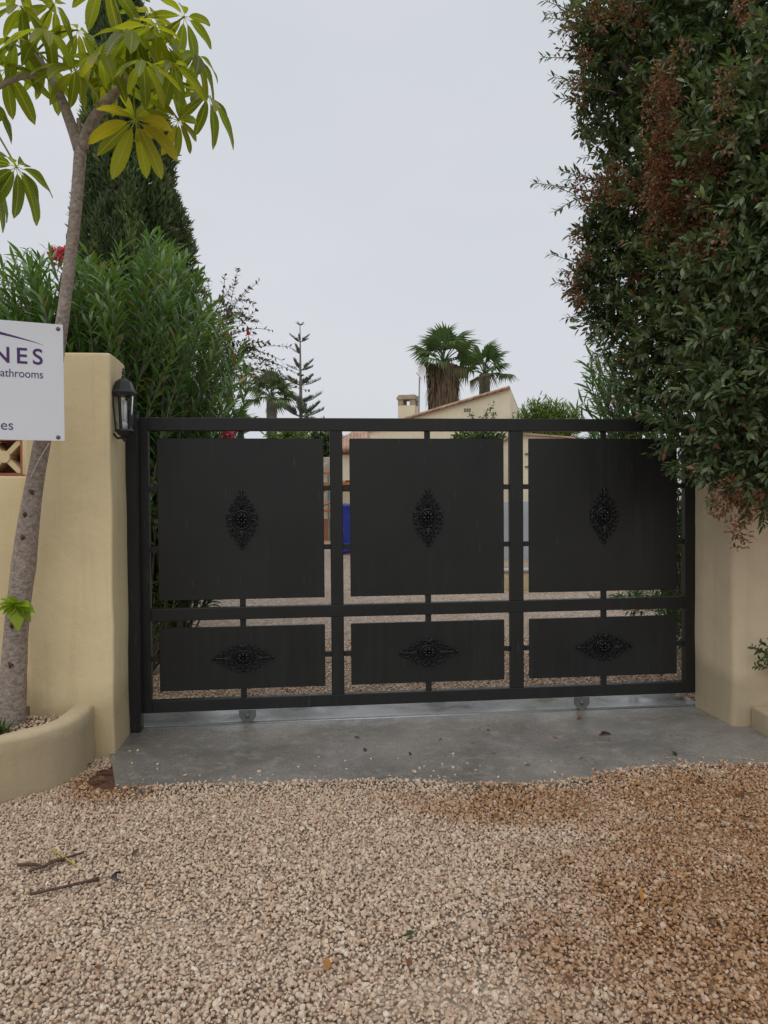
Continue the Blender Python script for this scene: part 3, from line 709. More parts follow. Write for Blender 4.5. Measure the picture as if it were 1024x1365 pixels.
text("NES", 57.5, 486, 21.5, M['purple'], 1.36, .014, capfrac=.73)
text("Bathrooms", 57.5, 504.5, 11.2, M['purple2'], .98, .004, capfrac=.73, width=.88)
text("es", 16.5, 573, 10.0, M['purple2'], 1.0, .0, capfrac=.53)
sw = MB(); pts = []
for i in range(25):
    u = i / 24; px = 59 - u * 59 if u <= 1 else 0
    px = 59 - u * 62; py = 460.3 - 17.5 * (u ** .88) ; th = .2 + 4.2 * min(1, u * .9) ** 1.1
    pts.append((px, py, th))
Vv = []; 
for px, py, th in pts: Vv += [(sx_of(px), -.0012, sz_of(py - th / 2, px)), (sx_of(px), -.0012, sz_of(py + th / 2, px))]
x_end = Vv[-1][0]
for i in range(1, 16):
    u = i / 15; zz = (Vv[48][2] + Vv[49][2]) / 2 + .035 * u - .03 * u * u; th = .0085 * (1 - .3 * u)
    Vv += [(x_end - .26 * u, -.0012, zz + th), (x_end - .26 * u, -.0012, zz - th)]
nn = len(Vv) // 2
sw.add(Vv, [(2*i, 2*i+1, 2*i+3, 2*i+2) for i in range(nn - 1)]).build("roofline_mark", M['purple'], sign)
for px, py in ((78.5, 438.5), (76.3, 583)):
    s_ = MB().lathe([(.001, 0), (.0105, 0), (.0085, .003), (.001, .004)], (0, 0, 0), 12); x0, z0 = sx_of(px), sz_of(py, px)
    s_.v = [(x0 + x, -.0005 - z, z0 + y) for x, y, z in s_.v]; s_.build("screw", M['screw'], sign, True)
MB().bbox((-.78, .005, -zbot - .05), (-.72, .065, SH - .02), .004).build("post", simple("grey_timber_post", (.22, .19, .16), .8), sign)

# ================================================================== UMBRELLA TREE
def spath(pts, sub=5):
    return resample([Vector(p) for p in pts], (len(pts) - 1) * sub + 1)
tb = at(13, 972, 4.05); tb.z = SOIL - .02
umb = empty("umbrella_tree", tb, 0, "young umbrella tree with splayed yellow green leaflets growing in the planter", "tree")
tl = lambda *q: at(*q) - tb
tp = [Vector((0, 0, -.05)), tl(17,925,4.04), tl(21,850,4.03), tl(27,790,4.02), tl(31,760,4.02), tl(38,700,4.0), tl(47,640,3.99), tl(60,570,3.98), tl(74,490,3.97), tl(83,430,3.96), tl(93,350,3.95), tl(100,290,3.93), tl(106,220,3.92), tl(108,192,3.92)]
rr_ = [.082, .068, .061, .058, .062, .050, .044, .040, .035, .032, .030, .029, .029, .031]
pp = spath(tp, 6); ri = np.interp(np.linspace(0, 13, len(pp)), range(14), rr_)
ri = [r * (1 + .05 * mnoise.noise(p * 14)) for r, p in zip(ri, pp)]
trk = MB().tube(pp, ri, 14).build("trunk", M['bark_umb'], umb, True)
sc_m = MB()
for py in (655, 690, 720, 830, 880, 540):                # old leaf scars
    i = min(range(len(pp)), key=lambda k: abs((pp[k] + tb).z - at(40, py, 4).z)); p = pp[i]
    sc_m.tube([p + Vector((random.uniform(-.02, .02), -ri[i] * .96, -.014)), p + Vector((random.uniform(-.02, .02), -ri[i] * 1.05, 0)), p + Vector((0, -ri[i] * .96, .014))], [.004, .013, .004], 6)
sc_m.build("leaf_scars", M['twig'], trk, True)
def branch(pts, r):
    q = spath([tl(*p) for p in pts], 5); rad = np.interp(np.linspace(0, 1, len(q)), [0, 1], r); return MB().tube(q, rad, 9).build("branch", M['bark_umb'], umb, True)
branch([(106,200,3.92),(97,172,3.91),(82,132,3.9),(66,100,3.9),(45,72,3.9)], (.030, .018))
branch([(109,200,3.92),(118,172,3.91),(135,145,3.9),(155,122,3.9),(176,100,3.9)], (.031, .020))
branch([(108,195,3.93),(107,178,3.92),(105,158,3.91)], (.016, .011))
branch([(66,100,3.9),(20,105,3.85),(-40,140,3.8)], (.014, .012))
def leaflet_mesh(i):
    rg_ = random.Random(i); V = []; n_ = 9; w = rg_.uniform(.118, .142); dr = rg_.uniform(.12, .34)
    V = [(-.008, 0, 0), (.008, 0, 0), (-.008, .14, .0), (.008, .14, .0)]; F = [(0, 1, 3, 2)]
    b0 = len(V)
    for k in range(n_ + 1):
        t = k / n_; y = .13 + t * .87;  ww = w * math.sin(PI * t ** 1.15) ** .55 if 0 < t < 1 else .004
        z = -dr * t * t; wv = .015 * math.sin(t * 9 + i)
        V += [(-ww, y, z + ww * .28 + wv), (0, y, z), (ww, y, z + ww * .28 - wv)]
    for k in range(n_):
        a = b0 + 3 * k; F += [(a, a+1, a+4, a+3), (a+1, a+2, a+5, a+4)]
    t = [.15, .35, .5, .62, .78, .95][i]
    me = bpy.data.meshes.new("leaflet"); me.from_pydata(V, [], F); me.polygons.foreach_set("use_smooth", [True] * len(F))
    a = me.attributes.new("tint", 'FLOAT_COLOR', 'POINT'); a.data.foreach_set("color", np.tile(np.array([t, 0, .5, 1], np.float32), len(V)))
    me.materials.append(M['umb_leaf']); return me
def veins(m):
    t = m.node_tree; tc_ = nd(t, "ShaderNodeTexCoord"); sx_ = nd(t, "ShaderNodeSeparateXYZ"); t.links.new(tc_.outputs['Object'], sx_.inputs[0])
    ab = nd(t, "ShaderNodeMath", operation='ABSOLUTE'); t.links.new(sx_.outputs[0], ab.inputs[0])
    mid = ramp(t, [(.004, (1, 1, 1)), (.012, (0, 0, 0))], ab.outputs[0])
    ma = nd(t, "ShaderNodeMath", operation='MULTIPLY_ADD'); t.links.new(ab.outputs[0], ma.inputs[0]); ma.inputs[1].default_value = -.9; t.links.new(sx_.outputs[1], ma.inputs[2])
    mu = nd(t, "ShaderNodeMath", operation='MULTIPLY'); t.links.new(ma.outputs[0], mu.inputs[0]); mu.inputs[1].default_value = 90
    si = nd(t, "ShaderNodeMath", operation='SINE'); t.links.new(mu.outputs[0], si.inputs[0])
    sv = ramp(t, [(.75, (0, 0, 0)), (1.0, (.35, .35, .35))], si.outputs[0]); v = mix(t, mid.outputs[0], sv.outputs[0], 1.0, 'LIGHTEN')
    p = [n for n in t.nodes if n.type == 'BSDF_PRINCIPLED'][0]; src = p.inputs['Base Color'].links[0].from_socket
    oi = nd(t, "ShaderNodeObjectInfo"); hs = nd(t, "ShaderNodeHueSaturation"); rr = nd(t, "ShaderNodeMapRange"); t.links.new(oi.outputs['Random'], rr.inputs[0]); rr.inputs[3].default_value = .72; rr.inputs[4].default_value = 1.3
    t.links.new(rr.outputs[0], hs.inputs['Value']); t.links.new(src, hs.inputs['Color']); out = mix(t, hs.outputs[0], (.36, .34, .07), v)
    sp = noise(t, 9, 3, tc_.outputs['Object']); out = mix(t, out, (.16, .10, .015), ramp(t, [(.66, (0, 0, 0)), (.74, (.7, .7, .7))], sp.outputs['Fac']).outputs[0])
    for l in list(src.links):
        if l.to_node != hs: so_, to_ = l.to_node, l.to_socket; t.links.remove(l); t.links.new(out, to_)
veins(M['umb_leaf'])
LM = [leaflet_mesh(i) for i in range(6)]
c_r = tl(176, 100, 3.9); c_l = tl(45, 72, 3.9); c_o = tl(-40, 140, 3.8)
hubs = [(180,160,3.74,.285,.9,c_r,10),(238,160,3.84,.225,.8,c_r,9),(150,55,3.9,.24,.45,c_r,9),(218,55,3.86,.25,.4,c_r,9),(262,72,4.0,.24,.35,c_r,9),(125,88,4.12,.23,.5,c_r,9),
 (175,42,3.68,.25,.4,c_r,9),(200,18,4.1,.24,.5,c_r,8),(226,112,4.16,.22,.6,c_r,8),(150,105,4.2,.22,.6,c_r,8),(278,128,3.95,.24,.35,c_r,9),(190,80,3.5,.2,.5,c_r,8),(205,35,3.75,.22,.7,c_r,9),(232,85,3.7,.22,.6,c_r,9),(135,70,3.7,.22,.6,c_r,9),(246,22,4.0,.24,.5,c_r,8),
 (100,92,3.82,.25,.45,c_l,9),(22,52,3.8,.24,.5,c_l,9),(62,38,3.66,.22,.5,c_l,9),(8,92,3.9,.25,.5,c_l,9),(72,6,3.92,.23,.5,c_l,8),(104,40,4.05,.23,.5,c_l,8),(28,8,3.75,.23,.5,c_l,8),(-30,60,3.9,.24,.5,c_l,8),(62,92,4.15,.22,.5,c_l,8),
 (22,222,3.55,.27,.1,c_o,10),(-22,232,3.7,.27,.15,c_o,9),(-10,135,3.9,.23,.3,c_o,8),(140,-30,3.9,.25,.5,c_r,8),(20,-40,3.9,.25,.5,c_l,8)]
rnd = random.Random(4)
for hx, hy, hd, L, yel, cc, nl in hubs:
    h = tl(hx, hy, hd); mid = (cc * .5 + h * .5) + Vector((0, 0, .04))
    lf = MB().tube(resample([cc, mid, h], 9), [.006] * 5 + [.0045] * 4, 5).build("leaf", M['umb_leaf'], umb, True)
    a = lf.data.attributes.new("tint", 'FLOAT_COLOR', 'POINT'); a.data.foreach_set("color", np.tile(np.array([.7, 0, .5, 1], np.float32), len(lf.data.vertices)))
    out = h - cc; out.z *= .3; out = out.normalized() if out.length > .01 else Vector((0, -1, 0))
    back = .85 if (yel > .7 or hy > 200) else rnd.uniform(-.1, .6)           # how far the underside turns towards the drive
    nrm = (Vector((0, 0, 1)) + out * .35 + Vector((rnd.uniform(-.15, .15), back, 0))).normalized()
    e1 = nrm.orthogonal().normalized(); e2 = nrm.cross(e1); a0 = rnd.uniform(0, 6.28)
    for k in range(nl):
        ph = a0 + 2 * PI * k / nl + rnd.uniform(-.12, .12); rad = e1 * math.cos(ph) + e2 * math.sin(ph)
        dp = rnd.uniform(.05, .38); D = (rad * math.cos(dp) - nrm * math.sin(dp)).normalized()
        D = (D + Vector((0, 0, -.30))).normalized(); X = D.cross(nrm).normalized(); Z = X.cross(D)
        s_ = L * rnd.uniform(.9, 1.12) * (.88 + .12 * math.cos(ph - a0)); m4 = Matrix((X, D, Z)).transposed().to_4x4() @ Matrix.Scale(s_, 4); m4.translation = h
        v_ = min(5, max(0, int(yel * 5 + rnd.uniform(-1.0, 2.0))))
        o = link("leaflet", LM[v_], lf); o.matrix_local = m4
# sprout on the trunk
sp0 = tl(22, 805, 3.94); n_ = 12; rg = np.random.default_rng(5)
D = np.array([[math.cos(a), -.5 - .3 * math.sin(2 * a), math.sin(a) * .6 - .1] for a in np.linspace(0, 6.0, n_)]); ch = leaves(leaf_template(.26, 4, .2, .25), np.tile(np.array(sp0), (n_, 1)), D, np.tile([0, -.4, 1.], (n_, 1)), rg.uniform(.08, .14, n_), rg.random((n_, 3)) * [1, 0, 1])
foliage("sprout", [ch], M['sprout'], umb, smooth=True)
MB().tube([tl(24, 806, 4.0), sp0], [.006, .003], 5).build("sprout_stem", M['twig'], umb)
# wire that ties the board to the trunk
wr = MB(); q0 = at(66, 590, 3.90) - sign.location; q1 = at(41, 636, 3.925) - sign.location; inv = Matrix.Rotation(-syaw, 3, 'Z')
wr.tube([inv @ q0, inv @ ((q0 + q1) / 2 + Vector((0, -.012, 0))), inv @ q1], .0028, 5).build("tie_wire", M['wire'], sign)

# small weed at the tree's foot
def tuft(name, loc, n, L, mat, label, cat, w=.1, spread=.9, seed=1, group=None, up=1.0):
    rg = np.random.default_rng(seed); r = empty(name, loc, 0, label, cat, group)
    D = np.column_stack([rg.normal(0, spread, n), rg.normal(0, spread, n), up * rg.uniform(.3, 1.2, n)]); P0 = np.column_stack([rg.normal(0, L * .25, n), rg.normal(0, L * .25, n), np.abs(rg.normal(0, L * .2, n))])
    T = np.column_stack([rg.random(n), np.zeros(n), rg.random(n)])
    foliage("foliage", [leaves(leaf_template(w, 3, .2, .35), P0, D, np.tile([0, 0, 1.], (n, 1)) + rg.normal(0, .3, (n, 3)), L * rg.uniform(.6, 1.2, n), T)], M[mat], r)
    st = MB()
    for k in range(6): st.tube([(0, 0, -.01), tuple(np.append(rg.normal(0, L * .15, 2), L * .3))], [.003, .0015], 4)
    st.build("stems", M['twig'], r); return r
w0 = gnd(8, 972, SOIL); tuft("weed", (w0.x - .01, w0.y - .06, SOIL - .01), 70, .075, 'bush', "small green weed at the foot of the umbrella tree", "weed", .08, seed=2)

# ================================================================== FOLIAGE GENERATORS
def stem_leaves(path, k, L, T, rg, whorl=3, lean=.9, start=.3, tmpl=None):
    """leaves in whorls along a stem: returns P, D, N, S, T"""
    path = np.array([p[:] for p in path]); m_ = len(path); t = np.linspace(start, 1, k); idx = t * (m_ - 1); i0 = np.minimum(idx.astype(int), m_ - 2); fr_ = (idx - i0)[:, None]
    Pm = path[i0] * (1 - fr_) + path[i0 + 1] * fr_; Tn = unit(path[i0 + 1] - path[i0])
    P_, D_, N_ = [], [], []
    for j in range(k):
        u = np.cross(Tn[j], [0, 0, 1.]); u = u / (np.linalg.norm(u) + 1e-6) if np.linalg.norm(u) > .05 else np.array([1., 0, 0]); v = np.cross(Tn[j], u); a0 = j * 1.05 + rg.random()
        for w in range(whorl):
            a = a0 + 2 * PI * w / whorl + rg.normal(0, .25); rd = u * math.cos(a) + v * math.sin(a)
            P_.append(Pm[j]); D_.append(Tn[j] * (lean * (1.0 + .8 * (j / k))) + rd + rg.normal(0, .15, 3)); N_.append(Tn[j] - rd * .3)
    n_ = len(P_); return np.array(P_), np.array(D_), np.array(N_), L * rg.uniform(.7, 1.15, n_)

def stemmy_bush(name, label, base_pts, tips, L, w, mat, nleaf, seed, flowers=(), start=.35, group=None, smin=.012):
    rg = np.random.default_rng(seed); b0 = Vector((np.mean([b[0] for b in base_pts]), np.mean([b[1] for b in base_pts]), gz(0, base_pts[0][1])))
    r = empty(name, b0, 0, label, "shrub", group); st = MB(); A = [[], [], [], [], []]
    for tp_ in tips:
        b = Vector(base_pts[rg.integers(len(base_pts))]); b.z = b0.z - .03; tp_ = Vector(tp_); hgt = tp_.z - b.z
        md = b.lerp(tp_, .55) + Vector((rg.normal(0, .05), rg.normal(0, .05), .10 * hgt)); path = resample([b, md, tp_], 10)
        st.tube([p - b0 for p in path], list(np.linspace(smin, .003, 10)), 5, False)
        P_, D_, N_, S_ = stem_leaves(path, nleaf, L, None, rg, 3, .75, start)
        A[0].append(P_); A[1].append(D_); A[2].append(N_); A[3].append(S_); n_ = len(P_); base = rg.normal(.45, .16)
        top = np.repeat(np.linspace(0, .35, nleaf), 3)
        A[4].append(np.column_stack([np.clip(base + top + rg.normal(0, .12, n_), 0, 1), (rg.random(n_) < .025).astype(float), rg.random(n_)]))
    cc_ = [np.concatenate(x) for x in A]
    st.build("stems", M['bark_grey'], r, True)
    foliage("foliage", [leaves(leaf_flat(w, 3, .5, .18), *cc_)], M[mat], r, b0)
    for f in flowers:
        n_ = 26; c = np.array(f) ; P_ = c + np.clip(rg.normal(0, 1, (n_, 3)), -1.4, 1.4) * .020; foliage("flower_cluster", [leaves(leaf_template(.42, 1, .2, .2), P_, rdir(n_, rg) + [0, -.3, .3], rdir(n_, rg), rg.uniform(.045, .06, n_), np.column_stack([rg.random(n_), np.zeros(n_), rg.random(n_)]))], M['pinkflower'], r, b0)
    return r

def blob_tree(name, label, cat, base, blobs, L, w, mat, per, seed, trunk_r=.08, bark_='bark', dry=.02, group=None, tw=7, upbias=.35, tseg=2, twlen=2.2, fill=.5, limb=True, smooth=False):
    """crown built from leafy twigs spread through many blobs (x,y,z,r); limbs reach each blob"""
    rg = np.random.default_rng(seed); b0 = Vector(base); r = empty(name, b0, 0, label, cat, group); st = MB(); Ps, Ds, Ns, Ss, Ts = [], [], [], [], []
    zmax = max(b[2] for b in blobs); zmin = min(b[2] for b in blobs); cx = np.mean([b[0] for b in blobs]); cy = np.mean([b[1] for b in blobs])
    if limb:
        top = Vector((b0.x * .4 + cx * .6, b0.y * .4 + cy * .6, b0.z + (zmin + .55 * (zmax - zmin) - b0.z)))
        tpth = resample([b0, b0.lerp(top, .5) + Vector((.05, .03, 0)) * (top - b0).length * .4, top], 9); st.tube([p - b0 for p in tpth], list(np.linspace(trunk_r, trunk_r * .4, 9)), 9)
    tw_m = MB()
    for (bx, by, bz, br) in blobs:
        c = np.array([bx, by, bz])
        if limb:
            s0 = min(tpth, key=lambda p: (p - Vector(c)).length + max(0, p.z - bz) * 2); md = s0.lerp(Vector(c), .5) + Vector((0, 0, -.05 * (Vector(c) - s0).length))
            tw_m.tube([p - b0 for p in resample([s0, md, Vector(c)], 6)], list(np.linspace(trunk_r * .32, trunk_r * .10, 6)), 5, False)
        nt_ = max(6, int(per * br * br)); d = rdir(nt_, rg); rad = br * (1 - fill * rg.random(nt_) ** 2.0) * (.86 + .3 * rg.random(nt_)); tc_ = rg.normal(.45, .13)
        P0 = c + d * rad[:, None]; tdir = unit(d * .8 + [0, 0, upbias] + rg.normal(0, .45, (nt_, 3))); tl_ = L * twlen * rg.uniform(.6, 1.2, nt_)
        for j in range(tw):
            f = j / (tw - 1); n_ = nt_
            side = unit(np.cross(tdir, rdir(n_, rg))); Ps.append(P0 + tdir * (tl_ * (f - .5))[:, None]); Ds.append(tdir * (.5 + .6 * f) + side * (1.0 - .3 * f)); Ns.append(unit(tdir * .4 + [0, 0, .8] + rg.normal(0, .35, (n_, 3)))); Ss.append(L * rg.uniform(.65, 1.15, n_))
            Ts.append(np.column_stack([np.clip(tc_ + .28 * f - .1 + rg.normal(0, .13, n_), 0, 1), (rg.random(n_) < dry).astype(float), rg.random(n_)]))
        for q in range(0, nt_, 6): a = P0[q] - tdir[q] * tl_[q] * .5; e = P0[q] + tdir[q] * tl_[q] * .5; tw_m.tube([a - np.array(b0), e - np.array(b0)], [L * .03, L * .015], 3, False)
    if limb: st.build("trunk", M[bark_], r, True)
    tw_m.build("branches", M[bark_], r, True)
    foliage("crown", [leaves(leaf_flat(w, tseg), np.concatenate(Ps), np.concatenate(Ds), np.concatenate(Ns), np.concatenate(Ss), np.concatenate(Ts))], M[mat], r, b0, smooth)
    return r

# ------------------------------------------------------------------ the big tree over the far pillar
def B(px, py, d, r): p = at(px, py, d); return (p.x, p.y, p.z, r)
blobs = [B(868,25,5.5,.34),B(815,55,5.4,.20),B(800,105,5.4,.16),B(850,120,5.4,.34),B(822,185,5.4,.20),B(868,205,5.3,.33),B(815,250,5.4,.14),B(852,285,5.3,.32),B(818,330,5.3,.24),B(806,385,5.3,.20),B(860,370,5.2,.34),B(835,430,5.2,.22),B(880,460,5.0,.30),B(862,515,5.1,.24),
 B(930,20,5.0,.48),B(945,140,4.9,.46),B(930,260,4.9,.44),B(935,370,4.8,.42),B(930,460,4.7,.34),B(925,540,4.6,.26),B(915,590,4.45,.17),
 B(1010,60,4.6,.46),B(1010,200,4.25,.42),B(1000,330,4.3,.40),B(985,430,4.2,.30),B(990,520,4.15,.28),B(958,585,4.2,.18),B(1010,590,4.1,.22),B(985,640,4.1,.12),B(1030,640,4.1,.16),B(945,625,4.3,.10),
 B(1075,130,4.1,.42),B(1080,300,4.0,.42),B(1085,450,4.0,.38),B(1090,570,4.0,.3),B(1180,100,4.3,.6),B(1180,330,4.3,.6),B(1190,520,4.3,.45),
 B(790,40,5.4,.12),B(775,70,5.4,.09),B(768,25,5.4,.08),B(805,75,5.4,.14),B(785,120,5.4,.10),B(790,160,5.35,.12),B(795,300,5.3,.13),B(785,355,5.3,.12),B(800,420,5.3,.12),B(835,15,5.4,.2),B(780,385,5.3,.10),B(815,290,5.3,.12),B(880,-90,5.4,.45),B(970,-130,5.0,.55),B(1080,-110,4.6,.6),B(800,10,5.5,.16),B(1190,-150,4.5,.7),B(960,80,5.6,.6),B(960,330,5.6,.6),B(1060,200,5.3,.8),B(1060,420,5.2,.6),B(1000,500,5.2,.4)]
big = blob_tree("overhanging_tree", "large dense evergreen tree with rusty seed heads overhanging gate and beige pillar", "tree", (3.1, 5.35, -.03), blobs, .066, .185, 'evergreen', 1350, 31, .13, 'bark', .025, tw=12, upbias=.05, tseg=2, twlen=2.3, fill=.75)
b0 = big.location
rg = np.random.default_rng(8)
# long twigs that break the outline, with leaves in two rows
def twig(pts, n, L, start=.1, tone=.45):
    path = resample([at(*p) for p in pts], 12); tm = MB().tube([p - b0 for p in path], list(np.linspace(.005, .0018, 12)), 5, False); tm.build("twig", M['bark'], big, True)
    P_, D_, N_, S_ = stem_leaves(path, n, L, None, rg, 2, .55, start); k = len(P_)
    return leaves(leaf_template(.20, 2, .2, .1), P_, D_, np.tile([0, -.3, 1.], (k, 1)), S_, np.column_stack([np.clip(rg.normal(tone, .15, k), 0, 1), np.zeros(k), rg.random(k)]))
chs = [twig([(800,258,5.3),(770,252,5.25),(712,244,5.2)], 26, .055), twig([(800,262,5.3),(770,265,5.25),(740,282,5.2)], 18, .055), twig([(800,240,5.3),(775,235,5.25),(748,228,5.2)], 16, .055), twig([(830,180,5.3),(800,165,5.25),(768,150,5.2)], 18, .06),
 twig([(830,110,5.3),(790,105,5.3),(755,108,5.3)], 16, .06), twig([(830,60,5.3),(790,45,5.3),(748,40,5.3)], 18, .06), twig([(820,330,5.3),(790,320,5.3),(766,318,5.3)], 14, .055), twig([(820,380,5.2),(790,372,5.2),(764,362,5.2)], 14, .055), twig([(820,395,5.2),(790,395,5.2),(768,400,5.2)], 14, .055),
 twig([(960,600,4.2),(950,640,4.15),(948,672,4.1)], 14, .055), twig([(990,640,4.1),(1000,668,4.1),(990,700,4.1)], 14, .055), twig([(925,600,4.4),(905,612,4.35),(893,622,4.3)], 14, .055, .7), twig([(1020,640,4.1),(1015,670,4.1),(1018,700,4.1)], 14, .055), twig([(900,545,4.6),(885,560,4.5),(880,572,4.5)], 12, .055),
 twig([(835,150,5.3),(800,180,5.25),(776,188,5.2)], 14, .055), twig([(815,20,5.4),(785,15,5.4),(760,5,5.4)], 14, .06)]
rg_t = np.random.default_rng(71)
for k in range(34):
    y_ = rg_t.uniform(0, 540); x_ = np.interp(y_, [0, 60, 120, 200, 250, 300, 360, 400, 450, 500, 540], [765, 762, 775, 800, 795, 800, 775, 785, 812, 835, 850]); L_ = rg_t.uniform(8, 40); dy_ = rg_t.normal(-4, 14); dd_ = rg_t.uniform(5.1, 5.4)
    chs.append(twig([(x_ + 45, y_ - dy_, dd_), (x_ + 12, y_ - 3, dd_), (x_ - 12 - L_, y_ + dy_, dd_)], int(10 + L_ * .3), .056, .15, rg_t.uniform(.3, .65)))
foliage("outer_leaves", chs, M['evergreen'], big, b0)
# rusty seed heads
heads = [(760,28),(752,62),(790,10),(778,75),(800,30),(835,18),(845,8),(768,110),(772,128),(862,5),(850,40),(820,12),(883,95),(888,118),(886,140),(893,160),(897,182),(890,205),(900,225),(878,235),(862,248),(850,262),(838,250),(905,245),(920,205),(955,220),(970,105),(965,140),(915,265),(925,285),(898,290),(875,285),(858,275),(935,255),(950,250),(920,335),(868,310),(905,310),(912,215),(990,10),(950,200),
 (765,365),(760,385),(772,400),(775,250),(785,272),(768,320),(850,372),(860,405),(780,345),(843,480),(852,500),(960,675),(985,710),(1000,672),(972,655),(895,130),(885,175),(880,260),(892,255),(865,262),(915,190)]
rg_h = np.random.default_rng(3)
for cx_, cy_, rx_, ry_, n_h in ((888, 130, 16, 40, 5), (890, 200, 40, 45, 16), (880, 262, 62, 34, 26), (925, 280, 40, 35, 10), (950, 215, 25, 35, 5), (905, 330, 30, 22, 4)):
    for _ in range(n_h): heads.append((cx_ + rg_h.normal(0, .6) * rx_, cy_ + rg_h.normal(0, .6) * ry_))
Ps, Ds, Ss, Ts = [], [], [], []
for hx, hy in heads:
    d = 5.12 if hx < 800 else (4.98 if hx < 865 else (4.45 if hx < 930 else 4.3))
    if hx > 955: d = 3.95
    if hy > 600: d = 4.02
    near_edge = hx < 800
    c = np.array(at(hx, hy, d)[:]); n_ = 130 if hy > 600 else int(rg.integers(45, 110)); ax = np.array([rg.normal(0, .3), -.3, rg.choice([-1, 1]) * .8]); ax /= np.linalg.norm(ax)
    off = np.clip(rg.normal(0, 1, (n_, 3)), -1.5, 1.5) * .026 + ax * np.clip(rg.normal(0, 1, (n_, 1)), -1.6, 1.6) * .034; Ps.append(c + off); Ds.append(unit(off) + rg.normal(0, .6, (n_, 3))); Ss.append(rg.uniform(.016, .034, n_)); Ts.append(np.column_stack([rg.random(n_), np.full(n_, .92), rg.random(n_)]))
k = sum(map(len, Ps)); foliage("seed_heads", [leaves(leaf_template(.24, 1, .3, .1), np.concatenate(Ps), np.concatenate(Ds), rdir(k, rg), np.concatenate(Ss), np.concatenate(Ts))], M['evergreen'], big, b0)

# ------------------------------------------------------------------ cypress
def cypress():
    rg = np.random.default_rng(14); d = 9.5; b = at(183, 661, d); base = Vector((b.x, d, gz(0, d))); r = empty("cypress_tree", base, 0, "tall dense dark cypress rising behind the oleander", "tree")
    MB().tube([(0, 0, -.05), (.02, 0, 2.5), (0, 0, 7.4)], [.13, .09, .02], 9).build("trunk", M['bark'], r, True)
    pys = [-60, -20, 0, 60, 120, 240, 300, 400, 560, 700, 900]; cxs = [172, 172, 172, 173, 176, 178, 182, 186, 186, 184, 184]; hws = [2, 10, 18, 38, 50, 60, 74, 82, 82, 78, 30]
    n_ = 90000; py = rg.uniform(-60, 800, n_); cx = np.interp(py, pys, cxs); hw = np.interp(py, pys, hws) * .94; th = rg.uniform(0, 2 * PI, n_)
    sc_ = d / FPX; z = np.array([at(183, y, d).z for y in np.linspace(-60, 800, 200)]); z = np.interp(py, np.linspace(-60, 800, 200), z)
    lump = np.array([mnoise.noise(Vector((math.cos(a) * 2.2, math.sin(a) * 2.2, h * 1.5))) + .55 * mnoise.noise(Vector((math.cos(a) * 5, math.sin(a) * 5, h * 3.2))) for a, h in zip(th, z)])
    rad = hw * sc_ * (.94 + .26 * lump) * (1 - .42 * rg.random(n_) ** 2)
    P_ = np.column_stack([(cx - 183) * sc_ + base.x + np.cos(th) * rad, base.y + np.sin(th) * rad, z]); out = np.column_stack([np.cos(th), np.sin(th), np.zeros(n_)])
    D_ = out * .65 + [0, 0, 1.0] + rg.normal(0, .42, (n_, 3)); T = np.column_stack([np.clip(.42 + .5 * lump + rg.normal(0, .16, n_), 0, 1), (rg.random(n_) < .03 + .10 * ((np.cos(th) > .85) & (np.sin(th) < .3))).astype(float) * .8, rg.random(n_)])
    foliage("crown", [leaves(leaf_flat(.13, 1, .2, .05), P_, D_, out + rg.normal(0, .5, (n_, 3)), rg.uniform(.07, .14, n_), T)], M['cypress'], r, base)
cypress()

# ------------------------------------------------------------------ oleanders
rg = np.random.default_rng(9)
top_x = [-120, 0, 30, 60, 100, 150, 200, 245, 270, 295, 320, 345]; top_y = [360, 372, 348, 352, 345, 345, 322, 350, 395, 425, 475, 540]
tips = []
for i in range(250):
    px = rg.uniform(-110, 330); ty = np.interp(px, top_x, top_y); py = ty + abs(rg.normal(0, 1)) * 75 + (0 if i % 3 else 4); py = min(py, 600); tips.append(at(px, py, rg.uniform(5.35, 6.9)))
for px in (5, 20, 32, 52, 70, 95, 118, 160, 200, 212, 228, 248, 262, 282, 300, 318): tips.append(at(px, np.interp(px, top_x, top_y) - 4, rg.uniform(5.6, 6.4)))
for i in range(55): tips.append(at(rg.uniform(205, 335), rg.uniform(520, 760), rg.uniform(5.7, 6.8)))
fl = [at(72, 341, 5.9), at(80, 347, 5.85), at(84, 338, 5.95), at(304, 580, 5.9)]
stemmy_bush("oleander_shrub", "big oleander shrub with long narrow leaves behind the lantern pillar", [(-2.5, 6.2, 0), (-2.2, 6.3, 0), (-1.9, 6.1, 0), (-2.05, 6.0, 0), (-1.7, 6.25, 0)], tips, .165, .080, 'oleander', 24, 17, fl, .42)
tips = [at(rg.uniform(782, 880), rg.uniform(470, 640), rg.uniform(6.0, 6.8)) for i in range(60)] + [at(px, py, 6.2) for px, py in ((778,540),(785,510),(790,478),(800,462),(795,545),(812,500),(770,552))]
stemmy_bush("oleander_shrub", "smaller oleander shrub inside the gate beside the overhanging tree", [(2.85, 7.4, 0), (2.95, 7.5, 0), (2.9, 7.6, 0)], tips, .15, .075, 'oleander', 14, 18, (), .4)
